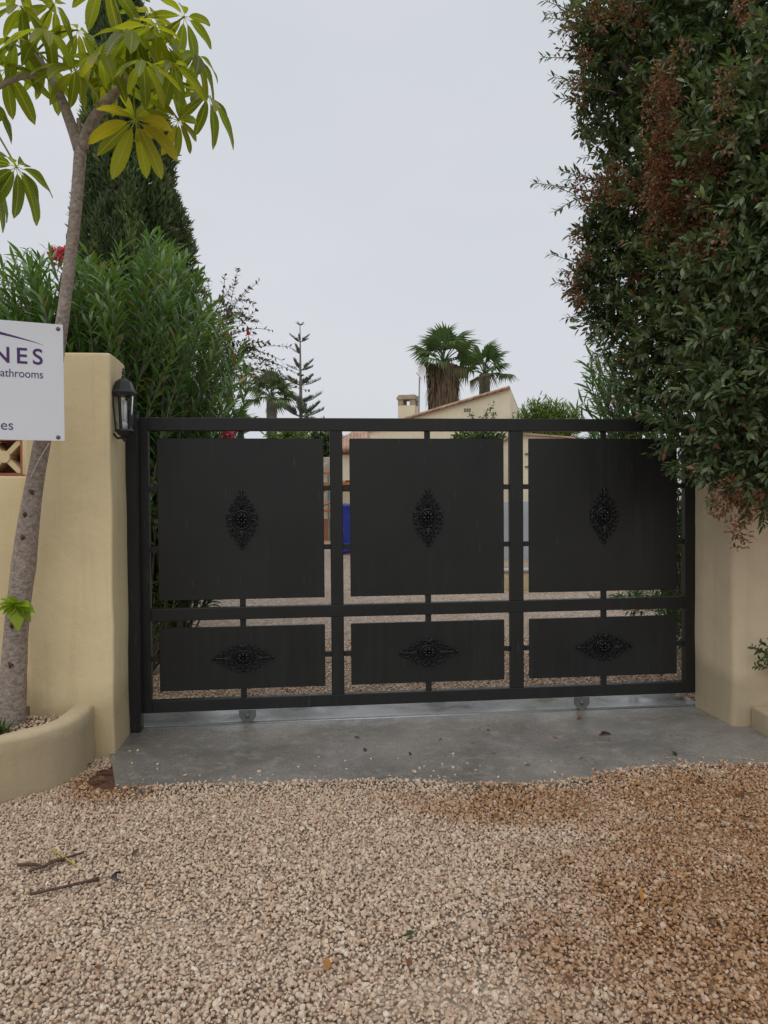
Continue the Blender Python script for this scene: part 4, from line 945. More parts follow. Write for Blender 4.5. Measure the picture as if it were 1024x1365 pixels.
# dim shrubbery along the yard's far edge, seen past the last stile
blob_tree("leafy_shrub", "dark leafy shrub seen past the end stile of the gate", "shrub", (2.75, 6.5, -.02), [(2.60, 6.3, .45, .35), (2.7, 6.2, .95, .4), (2.75, 6.3, 1.45, .45), (2.95, 6.5, .6, .5), (2.55, 6.7, 1.3, .4), (2.4, 6.9, .35, .25)], .07, .16, 'bush', 900, 41, .03, tw=8)
blob_tree("leafy_shrub", "small shrub hugging the cream wall inside the gate", "shrub", (-1.62, 5.62, -.03), [(-1.62, 5.6, .30, .16), (-1.65, 5.65, .62, .18), (-1.6, 5.62, .95, .17), (-1.66, 5.66, 1.28, .18), (-1.63, 5.6, 1.58, .16)], .06, .11, 'bush', 900, 43, .02, tw=7)

# ------------------------------------------------------------------ thin bougainvillea wands
def wands():
    rg = np.random.default_rng(25); d = 8.0; base = at(224, 700, d); base.z = gz(0, d); r = empty("wispy_shrub", base, 0, "wispy shrub of thin arching twigs beside the oleander", "shrub"); st = MB(); A = [[], [], [], [], []]
    ends = [((280,430),(318,372)),((285,450),(330,385)),((290,440),(345,375)),((295,470),(340,415)),((290,480),(350,470)),((300,470),(375,480)),((300,500),(392,510)),((300,480),(385,462)),((300,520),(380,540)),((290,440),(300,368)),((280,420),(272,360)),((310,480),(400,500)),((300,455),(362,440)),((310,500),(370,500)),((300,510),(345,520)),((295,520),(410,520)),((285,470),(322,440)),((290,500),(335,492))]
    for (mx_, my), (ex, ey) in ends:
        dd = d + rg.uniform(-.4, .4); path = resample([base + Vector((rg.normal(0, .04), 0, 0)), at(mx_ - 25, my + 50, dd), at(mx_, my, dd), at((mx_ + ex) / 2 + 2, (my + ey) / 2 - 9, dd), at(ex, ey, dd)], 26)
        st.tube([p - base for p in path], list(np.linspace(.010, .0025, 26)), 4, False)
        subs = [path]
        for q in range(9):
            i = rg.integers(12, 24); p = path[i]; e = p + Vector((rg.normal(.05, .18), rg.normal(0, .1), rg.normal(.02, .16))); m2 = (p + e) / 2 + Vector((0, 0, .03)); sp = resample([p, m2, e], 8); st.tube([x - base for x in sp], list(np.linspace(.004, .0018, 8)), 3, False); subs.append(sp)
        for sp in subs:
            P_, D_, N_, S_ = stem_leaves(sp, 40 if sp is path else 14, .055, None, rg, 2, .5, .5 if sp is path else .1); n_ = len(P_); keep = rg.random(n_) < .8
            for a, v in zip(A, (P_[keep], D_[keep], N_[keep], S_[keep], np.column_stack([rg.random(n_), (rg.random(n_) < .1) * 1., rg.random(n_)])[keep])): a.append(v)
    st.build("stems", M['bark'], r, True); foliage("foliage", [leaves(leaf_template(.30, 1, .2, .1), *[np.concatenate(x) for x in A])], M['boug'], r, base)
    for q in ((304, 445), (331, 446)):
        c = np.array(at(*q, d)[:]); n_ = 14; foliage("flower_cluster", [leaves(leaf_template(.4, 1), c + rg.normal(0, .014, (n_, 3)), rdir(n_, rg), rdir(n_, rg), np.full(n_, .045), rg.random((n_, 3)) * [1, 0, 1])], M['pinkflower'], r, base)
wands()

# ================================================================== BEYOND THE GATE
# big house with mono-pitch gable
Hd = 21.0
hB = at(680, 518, Hd); ax_ = Vector((-.967, .255, 0)); bx_ = Vector((.255, .967, 0)); Lh = 4.95; Dh = 3.0
house = empty("house", (hB.x, hB.y, gz(0, Hd)), 0, "cream rendered house with sloping gable and tiled verge behind the gate", "house")
g0 = -.3; zB = hB.z - house.location.z; slope = (at(680, 518, 21).z - at(555, 556, 21.7).z) / ((at(680, 518, 21) - at(555, 556, 21.7)).to_2d().length)
P0 = Vector((0, 0, 0)); PA = ax_ * Lh; PC = bx_ * Dh; PD = PA + PC
zA = zB - slope * Lh; zC = at(691, 549, 21 + .967 * Dh).z - house.location.z; zD = zA
hv = [P0 + Vector((0,0,g0)), PA + Vector((0,0,g0)), PD + Vector((0,0,g0)), PC + Vector((0,0,g0)), P0 + Vector((0,0,zB)), PA + Vector((0,0,zA)), PD + Vector((0,0,zD)), PC + Vector((0,0,zC))]
MB().add(hv, [(1,0,4,5), (0,3,7,4), (3,2,6,7), (2,1,5,6)]).build("wall", M['housewall'], house)
rf = MB(); up = Vector((0, 0, .012)); ov = bx_ * -.06
rf.add([hv[4] + ov + up, hv[5] + ov + up, hv[6] + up, hv[7] + up, hv[4] + ov + up * 3, hv[5] + ov + up * 3, hv[6] + up * 3, hv[7] + up * 3], [(0,1,2,3),(7,6,5,4),(0,4,5,1),(1,5,6,2),(2,6,7,3),(3,7,4,0)])
roof = rf.build("roof", M['rooftile'], house)
vt = MB()
nt_ = 26
for k in range(nt_):                                          # barrel tiles along the verge
    t0, t1 = k / nt_, (k + 1.12) / nt_; a = hv[4].lerp(hv[5], min(t1, 1)) + ov * 1.2 + up * 2.6; b = hv[4].lerp(hv[5], t0) + ov * 1.2 + up * 3.6; vt.tube([a, b], [.045, .036], 7)
vt.build("verge_tiles", M['rooftile'], roof, True)
def on_facade(px, py, off=.02):                               # point of the facade seen at that pixel
    d = ray(px, py); n_ = Vector((-bx_.x, -bx_.y, 0)); t = ((hB - Vector((0, 0, CAMZ))).dot(n_)) / Vector(d).dot(n_); return Vector((0, 0, CAMZ)) + Vector(d) * t + n_ * off - house.location
vg = MB()
for i in range(3):
    for j in range(2):
        c = on_facade(620 + i * 3.2, 545.5 + j * 2.6, .012); vg.add([c + ax_ * .025 + Vector((0,0,.02)), c - ax_ * .025 + Vector((0,0,.02)), c - ax_ * .025 - Vector((0,0,.02)), c + ax_ * .025 - Vector((0,0,.02))], [(0,1,2,3)])
vg.build("air_vent", simple("dark_vent", (.08, .08, .08)), house)
# chimney, part of the house
cp = on_facade(541.5, 558); cp = Vector((cp.x, cp.y, 0)) + bx_ * .30; czt = at(541, 541, 21.9).z - house.location.z; w_ = .245
def hexa(c, hx, hy, z0, z1): return [c + ax_ * sx * hx + bx_ * sy * hy + Vector((0, 0, z)) for z in (z0, z1) for sx, sy in ((1,-1),(-1,-1),(-1,1),(1,1))]
HF = [(3,2,1,0),(4,5,6,7),(0,1,5,4),(1,2,6,5),(2,3,7,6),(3,0,4,7)]
chm = MB().add(hexa(cp, w_, w_, 1.6, czt), HF).build("chimney", M['housewall'], house)
pz = at(541, 533, 21.9).z - house.location.z; tz = at(541, 527, 21.9).z - house.location.z
cpm = MB()
for sx, sy in ((1,1),(1,-1),(-1,1),(-1,-1)): cpm.add(hexa(cp + ax_ * sx * .17 + bx_ * sy * .17, .075, .075, czt + .001, pz), HF)
cpm.add(hexa(cp, w_ + .03, w_ + .03, pz + .001, pz + .07), HF); cpm.add(hexa(cp, w_, w_, pz + .072, tz), HF)
cpm.build("chimney_cap", simple("weathered_cap", (.36, .29, .2), .85, .3, 8), chm)
# satellite dish on a mast strapped to the chimney
mb = at(558.5, 546, 21.75); mt_ = at(559.5, 494, 21.75); ant = empty("satellite_dish", mb, 0, "white satellite dish on a thin mast beside the chimney", "satellite dish")
mm = MB().tube([(0, 0, -.15), mt_ - mb], .022, 6); 
for py in (528.5, 533.5): q = at(558.5, py, 21.75) - mb; mm.tube([q, q + Vector((-.14, .05, 0))], .015, 5)
mm.build("mast", M['greywall'], ant)
dc = at(564, 496, 21.6) - mb; dv = MB(); fwd = Vector((-.95, -.72, .08)).normalized(); e1 = Vector((0, 0, 1)).cross(fwd).normalized(); e2 = fwd.cross(e1); Vd = []
for i, rr2 in enumerate((.001, .08, .13, .17, .18)):
    for k in range(20): a = 2 * PI * k / 20; Vd.append(dc + (e1 * math.cos(a) + e2 * math.sin(a)) * rr2 + fwd * (rr2 * rr2 * 1.3))
dv.add(Vd, [(i*20+k, i*20+(k+1) % 20, (i+1)*20+(k+1) % 20, (i+1)*20+k) for i in range(4) for k in range(20)]).build("dish", M['dish'], ant, True)
MB().tube([dc - e2 * .19 + fwd * .05, dc + fwd * .25 - e2 * .05], .01, 5).build("feed_arm", M['greywall'], ant)

# low tiled pool house on the left
Pd = 17.0
ph = empty("pool_house", at(500, 720, Pd) * 1, 0, "small cream outbuilding with terracotta hip roof seen through the gate gap", "house"); ph.location.z = gz(0, Pd); L0 = ph.location
zl = lambda py: at(500, py, Pd).z - L0.z
xl = lambda px: at(px, 650, Pd).x - L0.x
xa, xb = xl(452), xl(499); ze = zl(606)
MB().box((xl(446), 0, -.2), (xa, .2, ze)).box((xb, 0, -.2), (xb + .1, .2, ze)).box((xa, 0, zl(640)), (xb, .2, ze)).box((xa, 1.6, -.2), (xb, 1.8, ze)).build("wall", M['housewall'], ph)
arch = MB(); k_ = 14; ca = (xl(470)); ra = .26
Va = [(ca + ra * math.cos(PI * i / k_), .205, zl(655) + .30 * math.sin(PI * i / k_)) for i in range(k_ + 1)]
arch.add(Va + [(x, .25, z) for x, y, z in Va], [tuple(range(k_ + 1))] + [(i, i + 1, k_ + 2 + i, k_ + 1 + i) for i in range(k_)]).build("arched_opening", simple("painted_opening_shade", (.06, .03, .015)), ph)  # dark sheet, the opening's shade put into its colour
MB().box((xl(444), -.02, ze), (xb + .1, .10, zl(601))).build("fascia_board", M['orange_wood'], ph)
MB().box((xa, -.05, zl(646)), (xb, -.005, zl(642))).build("handrail", M['orange_wood'], ph)
zr = zl(571); e0x, e1x = xl(444), xl(506); rv = [(e0x, -.15, zl(602)), (e1x, -.15, zl(602)), (e1x, 2.1, zl(602)), (e0x, 2.1, zl(602)), (xl(472), 1.0, zr), (xl(490), 1.0, zr)]
pr = MB().add(rv, [(0,1,5,4),(1,2,5),(2,3,4,5),(3,0,4),(3,2,1,0)]).build("roof", M['rooftile'], ph)
tm = MB()
for k in range(10):
    u = (k + .5) / 10 * .74; x = e0x + (e1x - e0x) * u; f1 = min(1, (x - e0x) / (rv[4][0] - e0x)); top = Vector((max(x, rv[4][0] - (1 - f1) * 0), 1.0, zr)) if f1 >= 1 else Vector((x, -.15 + 1.15 * f1, zl(602) + (zr - zl(602)) * f1))
    tm.tube([Vector((x, -.15, zl(602) + .03)), top + Vector((0, 0, .03))], [.055, .05], 6, True)
for k in range(12):
    u = (k + .5) / 12; y = -.15 + 1.15 * u; tm.tube([Vector((e0x, y, zl(602) + .03)), Vector((e0x + (rv[4][0] - e0x) * u, y, zl(602) + (zr - zl(602)) * u + .03))], .05, 6, True)
tm.build("roof_tiles", M['rooftile'], pr, True)
# blue tarpaulin over stacked goods
tq = at(466, 720, 15.6); tarp = empty("tarpaulin_stack", (tq.x, tq.y, gz(0, 15.6)), 0, "stack of goods under a bright blue tarpaulin by the outbuilding", "tarpaulin")
bt = rough_solid((-.155, -.3, .02), (.55, .3, at(460, 672, 15.6).z - gz(0, 15.6)), .05, .08, .035, 5)
for v in bt.verts: v.co.x -= .05 * max(0, .4 - v.co.z)
bm_obj("tarpaulin", bt, M['bluetarp'], tarp); MB().box((-.2, -.25, -.02), (.5, .25, .03)).build("pallet", M['orange_wood'], tarp)
# orange timber trestle
tq = at(434, 700, 18.5); ts = empty("timber_trestle", (tq.x, tq.y, gz(0, 18.5)), 0, "orange stained timber trestle frame standing in the yard", "trestle")
zt = lambda py: at(434, py, 18.5).z - ts.location.z
for x in (-.55, .22): MB().box((x - .035, -.04, -.05), (x + .035, .04, zt(629))).build("post", M['orange_wood'], ts)
for py in (631, 645, 681): MB().box((-.6, -.06, zt(py) - .03), (.28, -.042, zt(py) + .03)).build("rail", M['orange_wood'], ts)
for (a, b) in (((-.5, 668), (.2, 648)), ((-.5, 684), (.2, 668))): MB().tube([(a[0], -.09, zt(a[1])), (b[0], -.09, zt(b[1]))], .028, 4).build("brace", M['orange_wood'], ts)
MB().box((.05, .1, -.05), (.09, .14, zt(632))).build("pole", simple("teal_paint", (.12, .26, .24)), ts)
MB().box((-.7, .2, -.05), (.35, .5, zt(692))).build("brick_base", M['terracotta'], ts)
# rubble boundary wall
sw_ = empty("rubble_wall", (-3.2, 24, gz(0, 24)), 0, "long rubble stone boundary wall far behind the trestle", "wall")
bm_obj("masonry", rough_solid((-9, 0, -.2), (2.1, .35, at(430, 610, 24).z - gz(0, 24)), .03, .3, .05, 3), M['stonewall'], sw_)
# retaining kerb wall, grey wall, terracotta terrace
kq = at(672, 790, 10.5); kw = empty("retaining_wall", (kq.x, 10.5, gz(0, 10.5)), R(4), "low cream retaining wall with dark coping across the yard", "wall")
kt = at(672, 759.5, 10.5).z - gz(0, 10.5)
bm_obj("plaster_body", rough_solid((-.35, 0, -.1), (3.0, .22, kt - .03), .01, .2, .006), M['cream'], kw); bm_obj("coping", rough_solid((-.38, -.03, kt - .03), (3.03, .25, kt), .006, .2, .004), M['greywall'], kw)
gq = at(655, 700, 14.2); gw = empty("grey_wall", (gq.x, 14.2, gz(0, 14.2)), 0, "low grey painted wall in front of the cream outbuilding", "wall")
bm_obj("plaster_body", rough_solid((-.1, 0, -.2), (1.9, .2, at(672, 668, 14.2).z - gz(0, 14.2)), .015, .25, .006), M['greywall'], gw)
tv = [(x, y, gz(0, y) + .012) for x, y in ((-6, 17.6), (9, 17.6), (9, 21.5), (-6, 21.5))]
me = bpy.data.meshes.new("terrace_paving"); me.from_pydata(tv, [], [(0, 1, 2, 3)]); me.materials.append(simple("terracotta_paving", (.42, .25, .16), .7, .15, 6)); tag(link("terrace_paving", me), kind='structure')

od = 15.0; o0 = at(694, 700, od); ob = empty("outbuilding", (o0.x, od, gz(0, od)), 0, "plain cream outbuilding with a thin tiled edge beside the round shrub", "house")
zo = lambda py: at(700, py, od).z - gz(0, od); wo_ = at(770, 700, od).x - o0.x
MB().add([(0,0,-.2),(wo_,0,-.2),(wo_,0,zo(586.5)),(0,0,zo(579)),(0,2.5,-.2),(wo_,2.5,-.2),(wo_,2.5,zo(586.5)),(0,2.5,zo(579))],[(0,1,2,3),(5,4,7,6),(1,5,6,2),(4,0,3,7)]).build("wall", M['housewall'], ob)
MB().add([(-.05,-.08,zo(579)+.003),(wo_+.1,-.08,zo(586.5)+.003),(wo_+.1,2.6,zo(586.5)+.003),(-.05,2.6,zo(579)+.003),(-.05,-.08,zo(579)+.035),(wo_+.1,-.08,zo(586.5)+.035),(wo_+.1,2.6,zo(586.5)+.035),(-.05,2.6,zo(579)+.035)],HF).build("roof", M['rooftile'], ob)
for py in (605, 622): MB().box((.09, -.03, zo(py) - .012), (.17, -.001, zo(py) + .012)).build("hook", M['screw'], ob)
# mid-ground shrubs and trees
def PB_(px, py, d, rpx): p = at(px, py, d); return (p.x, p.y, p.z, rpx * d / FPX)
def onground(px, d): p = at(px, 700, d); return (p.x, d, gz(0, d))
blob_tree("round_shrub", "rounded green shrub climbing against the cream house", "shrub", onground(650, 19), [PB_(625,594,19,16), PB_(645,590,19,16), PB_(662,600,19,18), PB_(672,622,19,14), PB_(676,650,19,13), PB_(650,630,19,24), PB_(674,676,19,12), PB_(640,660,19,22), PB_(610,600,19,10), PB_(650,690,19,22)], .13, .22, 'bush', 1500, 51, .06, tw=6)
vine = blob_tree("climbing_vine", "thin vine shoots rising up the cream house wall", "vine", onground(655, 20.2), [PB_(655,545,20.4,3), PB_(656,553,20.4,3), PB_(653,563,20.4,4), PB_(648,552,20.4,3), PB_(630,553,20.4,3), PB_(631,560,20.4,3), PB_(626,575,20.4,5), PB_(645,575,20.4,6)], .09, .25, 'bush', 1500, 52, .02, tw=4)
blob_tree("bushy_tree", "bright green feathery tree beside the cream house", "tree", onground(730, 16), [PB_(712,556,16,15), PB_(700,566,16,12), PB_(735,558,16,17), PB_(755,560,16,14), PB_(742,575,16,20), PB_(715,580,16,18), PB_(764,572,16,9), PB_(735,600,16,25), PB_(722,545,16,8)], .14, .10, 'brightbush', 1700, 53, .07, tw=8, upbias=.7)
p5 = [at(706 + 0, 556, 16), at(712, 547, 16), at(718, 539, 16), at(722, 533, 16)]
blob_tree("round_shrub", "bright low shrub showing over the first gate panel", "shrub", onground(385, 14), [PB_(365,582,14,9), PB_(385,580,14,11), PB_(402,584,14,8), PB_(385,600,14,20), PB_(370,620,14,20), PB_(400,620,14,18)], .12, .2, 'brightbush', 1300, 54, .05, tw=6)
blob_tree("dark_tree", "dark dense tree standing behind the rubble wall", "tree", onground(430, 28), [PB_(430,592,28,13), PB_(418,600,28,14), PB_(440,602,28,13), PB_(405,592,28,12), PB_(452,600,28,12), PB_(425,612,28,16), PB_(420,585,28,7), PB_(445,584,28,5)], .20, .2, 'cypress', 800, 55, .1, tw=6)
blob_tree("round_shrub", "sparse shrub between gate and far oleander", "shrub", onground(800, 12), [PB_(790,590,12,14), PB_(815,585,12,12), PB_(770,600,12,12), PB_(800,620,12,24)], .10, .14, 'bush', 800, 56, .04, tw=6)

# palms
def frond_mesh(seed, dry, seg=24, spread=R(235)):
    rg_ = np.random.default_rng(seed); mb_ = MB(); pl_ = .52
    mb_.tube([(0, 0, 0), (0, pl_ * .5, .02), (0, pl_, 0)], [.022, .014, .010], 4)
    for k in range(seg):
        a = -spread / 2 + spread * k / (seg - 1); L = .50 * (.82 + .18 * math.cos(a)) * rg_.uniform(.9, 1.08); c, s_ = math.sin(a), math.cos(a)
        px_, py_ = s_ * 0 + c, s_; w = .030; nx_, ny_ = py_, -px_; dr = rg_.uniform(.10, .24) + (.35 if dry else 0); z1 = -.10 * L; z2 = -dr
        p0 = (0, pl_, 0); m1 = (px_ * L * .6, pl_ + py_ * L * .6, z1); e = (px_ * L * .96, pl_ + py_ * L * .96, z2 - .05)
        Vv = [p0, (m1[0] - nx_ * w, m1[1] - ny_ * w, m1[2] + .015), m1, (m1[0] + nx_ * w, m1[1] + ny_ * w, m1[2] + .015), e]
        mb_.add(Vv, [(0, 2, 1), (0, 3, 2), (1, 2, 4), (2, 3, 4)])
    me = mb_.mesh("frond", M['palm']); n_ = len(me.vertices); a = me.attributes.new("tint", 'FLOAT_COLOR', 'POINT'); t = np.ones((n_, 4), np.float32); t[:, 0] = np.clip(rg_.normal(.5, .15, n_), 0, 1); t[:, 1] = dry; t[:, 2] = rg_.random(n_); a.data.foreach_set("color", t.ravel()); return me
FG = [frond_mesh(i, 0.0) for i in range(3)]; FY = [frond_mesh(10 + i, .55) for i in range(2)]; FD = [frond_mesh(20 + i, 1.0) for i in range(2)]
def palm(px, py, d, Rpx, nf, label, skirt=None, seed=1, lean=0, trunk_r=.2, green_share=.7):
    rg_ = random.Random(seed); c = at(px, py, d); g = gz(0, d); base = Vector((c.x, d, g)); r = empty("fan_palm", base, 0, label, "palm"); h = c.z - g; Rm = Rpx * d / FPX
    MB().tube([(0, 0, -.1), (lean * .5, 0, h * .5), (0, 0, h)], [trunk_r * 1.2, trunk_r, trunk_r * .9], 10).build("trunk", M['bark_grey'], r, True)
    ga = 2.39996
    for k in range(nf):
        u = (k + .5) / nf; el = R(86) - u * R(104); az = k * ga + rg_.uniform(-.3, .3); cdir = Vector((math.cos(az) * math.cos(el), math.sin(az) * math.cos(el), math.sin(el)))
        nrm = Vector((0, 0, 1)) - cdir * cdir.z; nrm = nrm.normalized() if nrm.length > .05 else Vector((1, 0, 0)); nrm = (nrm + Vector((rg_.uniform(-.3, .3), rg_.uniform(-.3, .3), 0))).normalized(); X = cdir.cross(nrm).normalized(); Z = X.cross(cdir)
        src = FG if u < green_share else (FY if u < green_share + .18 else FD); o = link("frond", rg_.choice(src), r); m4 = Matrix((X, cdir, Z)).transposed().to_4x4() @ Matrix.Scale(Rm * rg_.uniform(.85, 1.08) * (1 if src is FG else .66), 4); m4.translation = Vector((0, 0, h)); o.matrix_local = m4
    if skirt:
        z1, z0, r1, r0 = [q * d / FPX for q in skirt]; rg2 = np.random.default_rng(seed + 50); n_ = 2600; zz = h - z1 - (z0 - z1) * rg2.random(n_); f = (h - z1 - zz) / (z0 - z1); rad = (r1 + (r0 - r1) * f) * (.72 + .34 * rg2.random(n_)); th = rg2.uniform(0, 2 * PI, n_); P_ = np.column_stack([np.cos(th) * rad, np.sin(th) * rad, zz]); out = np.column_stack([np.cos(th), np.sin(th), np.zeros(n_)])
        foliage("dead_skirt", [leaves(leaf_template(.05, 2, .3, .1), P_ + [0, 0, .3], out * .12 + [0, 0, -1.] + rg2.normal(0, .12, (n_, 3)), out, rg2.uniform(.6, 1.1, n_), np.column_stack([rg2.random(n_), np.ones(n_), rg2.random(n_) * .35]))], M['palm'], r)
    return r
palm(591, 484, 34, 58, 19, "stout fan palm with a thick skirt of dead fronds behind the house", (8, 70, 18, 17), 3, 0, .38, .84)
palm(646, 499, 36, 50, 16, "slimmer fan palm behind the house beside the skirted palm", None, 5, 0, .28, .88)
palm(362, 530, 30, 40, 20, "pale grey green fan palm standing near the norfolk pine", None, 8, 0, .22, 1.0)

# norfolk pine
def norfolk():
    d = 42; c = at(400, 432, d); g = gz(0, d); base = Vector((c.x, d, g)); r = empty("norfolk_pine", base, 0, "slender tiered norfolk pine with upturned branches far behind the gate", "tree"); h = c.z - g; s = d / FPX; rg = np.random.default_rng(33)
    MB().tube([(0, 0, 0), (0, 0, h * .6), (0, 0, h)], [.17, .09, .02], 8).build("trunk", M['bark_grey'], r, True)
    def bmesh_branch(seed):
        rg2 = np.random.default_rng(seed); n_ = 130; t = rg2.uniform(.22, 1, n_); ctr = np.column_stack([np.zeros(n_), t, .22 * t * t]); D_ = np.column_stack([rg2.normal(0, .45, n_), rg2.uniform(.3, .8, n_), rg2.uniform(.5, 1.1, n_)])
        Vv, Ff, Tt = leaves(leaf_template(.10, 1, .2, -.2), ctr, D_, np.tile([0, -1., .6], (n_, 1)), rg2.uniform(.16, .30, n_) * (1.15 - .5 * t), np.column_stack([rg2.random(n_), np.zeros(n_), rg2.random(n_)]))
        tb_ = MB().tube([(0, 0, 0), (0, .5, .055), (0, 1, .22)], [.022, .016, .008], 4); q = [list(f) for f in tb_.f]; tris = []
        for f in q:
            for i in range(1, len(f) - 1): tris.append((f[0], f[i], f[i+1]))
        return np_mesh("branch", np.concatenate([Vv, np.array(tb_.v)]), np.concatenate([Ff, np.array(tris) + len(Vv)]), M['norfolk'], np.concatenate([Tt, np.tile([.2, 0, .5], (len(tb_.v), 1))]))
    bms = [bmesh_branch(i) for i in range(3)]
    for py, Lp, nb in ((434, 8, 5), (456, 16, 5), (472, 17, 5), (494, 23, 5), (514, 26, 5), (538, 30, 5), (556, 38, 6), (580, 42, 6), (605, 45, 6)):
        z = at(400, py, d).z - g; a0 = rg.uniform(0, 6)
        for k in range(nb):
            if rg.random() < .12 and py > 440: continue
            a = a0 + 2 * PI * k / nb + rg.normal(0, .12); o = link("branch", bms[rg.integers(3)], r); o.location = (0, 0, z); o.rotation_euler = Euler((R(rg.uniform(6, 24)), 0, a)); L = Lp * s * rg.uniform(.8, 1.12); o.scale = (L, L, L)
norfolk()

# low weeds inside the gate
for i, (px, py, n_, L) in enumerate([(822,800,60,.16),(850,797,70,.18),(880,800,60,.18),(842,806,40,.12),(795,803,30,.12),(865,812,40,.14),(218,790,60,.14),(208,802,40,.12),(232,786,40,.13)]):
    q = gnd(px, py, gz(0, 8.0)); q = gnd(px, py, gz(0, q.y))
    g_ = "weeds growing inside the gate"
    tuft("weed", q, n_, L, 'bush', ("low green weed tuft in the yard gravel by the oleander" if px < 400 else "low green weed tuft in the yard gravel before the dark shrub"), "weed", .07, 1.0, 60 + i, "weeds by the oleander" if px < 400 else "weeds before the dark shrub", .7)
# sprig at the foot of the beige pillar
sg = empty("sprig", gnd(1040, 972, .0) + Vector((.12, .14, .10)), 0, "small leafy sprig growing from the low planter by the beige pillar", "plant"); s0 = sg.location; A = [[], [], [], [], []]; st = MB(); rg = np.random.default_rng(77)
for ex, ey in ((1003,862),(1012,868),(1008,888),(1016,858),(1024,875),(1030,850),(1014,880),(1040,860),(1030,895)):
    e = at(ex, ey, 4.42 + rg.uniform(0, .1)); path = resample([s0, s0.lerp(e, .6) + Vector((.05, 0, .06)), e], 10); st.tube([p - s0 for p in path], list(np.linspace(.004, .0015, 10)), 4, False); P_, D_, N_, S_ = stem_leaves(path, 14, .035, None, rg, 2, .6, .3); n_ = len(P_)
    for a, v in zip(A, (P_, D_, N_, S_, np.column_stack([rg.random(n_), np.zeros(n_), rg.random(n_)]))): a.append(v)
st.build("stems", M['twig'], sg); foliage("foliage", [leaves(leaf_template(.25, 2), *[np.concatenate(x) for x in A])], M['bush'], sg, s0)

# ================================================================== SMALL THINGS ON THE GROUND
TS = stone_templates(2, 5, 99); SM = []
for V_, F_ in TS: SM.append(np_mesh("pebble", V_, F_, M['gravel'], np.tile([[.6, .2, .5]], (len(V_), 1)), True))
pebs = [(553,1031,9),(566,1022,4),(590,1020,5),(604,1024,5),(607,1034,4),(578,1029,5),(495,1012,5),(460,1015,4),(425,1010,4),(664,1037,5),(604,1006,5),(184,1001,5),(173,1002,5),(176,1018,6),(210,1020,6),(210,1026,4),(192,1040,5),(346,1030,7),(364,1034,4),(294,1040,5),(398,1023,5),(462,1026,4),(520,1035,5),(420,1022,4),(524,1040,5),(640,1022,4),(623,1018,4),(586,1038,5),(700,1018,4),(735,1015,4)]
rnd = random.Random(12)
for px, py, s_ in pebs:
    q = gnd(px, py); r_ = s_ * q.y / FPX * .5; o = link("pebble", rnd.choice(SM)); o.location = (q.x, q.y, r_ * .42); o.scale = (r_, r_, r_); o.rotation_euler = (0, 0, rnd.uniform(0, 6))
    tag(o, "largest of the loose pebbles lying on the concrete apron" if s_ == 9 else ("loose pale pebble on the concrete beside the lantern pillar" if px < 220 else "small loose pale pebble lying in the middle of the wet apron"), "pebble", None if s_ == 9 else ("loose pebbles by the lantern pillar" if px < 220 else "loose pebbles in the middle of the apron"))
q = gnd(907, 932); o = link("stone", SM[2]); r_ = 8.5 * q.y / FPX; o.location = (q.x, q.y, r_ * .5 + .004); o.scale = (r_, r_ * .8, r_ * .75); tag(o, "larger pinkish stone lying under the closed end of the gate", "stone")

def litter(px, py, L, tone, label, group, z=.004, seed=0, w=.22):
    rg = np.random.default_rng(seed + 500); q = gnd(px, py, z); me_t = leaf_template(w, 4, .5, -.15); n_ = 1; a = rg.uniform(0, 6.28)
    V_, F_, T_ = leaves(me_t, np.zeros((1, 3)), np.array([[math.cos(a), math.sin(a), .12]]), np.array([[rg.normal(0, .2), rg.normal(0, .2), 1.]]), np.array([L]), np.array([[tone, 0, .5]])); V_[:, 2] -= V_[:, 2].min()
    o = link("fallen_leaf", np_mesh("fallen_leaf", V_, F_, M['litter'] if tone >= 0 else M['bush'], T_, True)); o.location = q; tag(o, label, "leaf", group)
for i, (px, py, L, tone) in enumerate([(815,978,.085,.35),(798,980,.06,.25),(770,959,.05,.5),(744,984,.04,.6),(771,1011,.035,.95),(656,1003,.03,.95),(488,1002,.04,.05),(547,1007,.035,.05),(585,985,.03,.1),(653,974,.03,.1),(480,983,.04,.1),(700,1020,.03,.3)]):
    kind_ = "orange" if tone > .8 else ("blackish" if tone < .15 else "brown")
    litter(px, py, L, tone, kind_ + " dead leaf stuck to the wet concrete apron", kind_ + " dead leaves on the concrete apron", .002, i)
litter(902, 1008, .05, -1, "green fallen leaf on the concrete apron", None, .002, 40)
for i, (px, py, L, tone) in enumerate([(176,1142,.05,.2),(130,1287,.05,.5),(437,1294,.05,.9),(660,1190,.03,.8),(545,1290,.04,.4),(985,1062,.06,.4),(990,1055,.05,.2),(870,1050,.05,.5),(855,1046,.04,.9),(905,1050,.05,.35),(765,1310,.04,.4),(400,1075,.05,.6),(660,1090,.04,.5),(465,1137,.03,.1),(112,1022,.05,.3),(128,1030,.06,.2),(140,1040,.05,.3),(120,1043,.06,.45),(150,1030,.05,.15),(200,1100,.03,.2),(940,1225,.045,.1),(1000,1090,.06,.3),(930,1045,.05,.3)]):
    kind_ = "orange" if tone > .7 else ("dark brown" if tone < .25 else "rusty brown")
    wh_ = "on the bare earth between planter and apron" if (px < 160 and py < 1050) else ("on the gravel at the edge of the apron" if py < 1070 else "out on the open gravel drive")
    litter(px, py, L, tone, kind_ + " dead leaf lying " + wh_, kind_ + " dead leaves lying " + wh_, -.004, 100 + i)
litter(857, 1204, .08, .97, "long straw coloured leaf lying on the stained gravel", None, -.004, 161, .09)
litter(541, 1247, .03, -1, "tiny green leaf lying on the pale gravel", None, -.002, 162, .4)
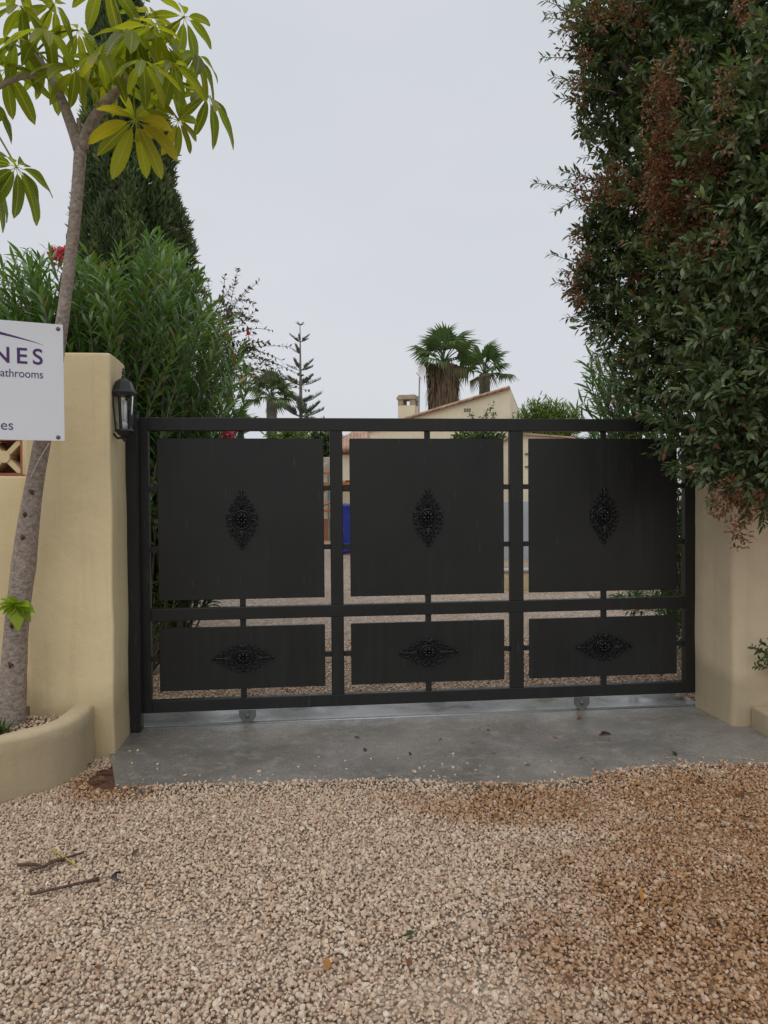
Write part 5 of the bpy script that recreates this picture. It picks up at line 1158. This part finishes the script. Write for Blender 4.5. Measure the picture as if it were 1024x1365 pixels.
def stick(pts, r, label, mat='twig', knob=False):
    P_ = [gnd(px, py, z) for px, py, z in pts]; b = P_[0].copy(); q = resample([p - b for p in P_], 12); rad = [r * (1 + .18 * mnoise.noise(p * 60)) for p in q]
    if knob: rad[-1] *= 1.5; rad[-2] *= 1.4
    o = MB().tube(q, rad, 7).build("twig", M[mat], None, True); o.location = b; return tag(o, label, "twig")
stick([(40,1192,.0), (85,1182,.006), (132,1171,.004)], .0055, "long straight dark twig lying on the gravel", knob=True)
stick([(24,1153,.0), (45,1152,.006), (58,1155,.006), (70,1148,.006), (88,1146,.004)], .0065, "short crooked dark twig lying on the gravel")
stick([(40,1161,.008), (60,1154,.014), (80,1146,.012), (112,1136,.0)], .0045, "thin dark twig crossing the crooked twig")
stick([(68,1131,.002), (85,1142,.010), (102,1154,.002)], .003, "thin yellow stalk lying across the dark twigs", 'sprout')
M['straw'] = simple("straw", (.45, .32, .05), .6)
bpy.data.objects[[o.name for o in C.objects if o.get('label') == "thin yellow stalk lying across the dark twigs"][0]].data.materials[0] = M['straw']
# curled black leaf with its stalk
cl = MB(); q0 = gnd(157, 1172, .0); N_ = 10; Vv = []
for i in range(N_ + 1):
    u = i / N_; a = R(120) + u * R(150); w = .011 * math.sin(PI * min(max(u, .02), .98)); rr3 = .026; c_ = Vector((rr3 * math.cos(a) + .015, rr3 * 1.2 * math.sin(a), .012 + .010 * math.sin(PI * u)))
    Vv += [c_ + Vector((math.cos(a), math.sin(a), 0)) * w + Vector((0, 0, -.006)), c_ + Vector((0, 0, .004)), c_ - Vector((math.cos(a), math.sin(a), 0)) * w]
cl.add(Vv, [f for i in range(N_) for f in ((3*i, 3*i+1, 3*i+4, 3*i+3), (3*i+1, 3*i+2, 3*i+5, 3*i+4))]); cl.tube([Vv[-2], Vv[-2] + Vector((.03, -.012, -.008)), Vv[-2] + Vector((.065, -.02, -.012))], .0014, 4)
cl_o = cl.build("curled_leaf", simple("black_rotted_leaf", (.012, .012, .015), .35), None, True); cl_o.location = q0; tag(cl_o, "curled blackish leaf with thin stalk lying on the gravel", "leaf")
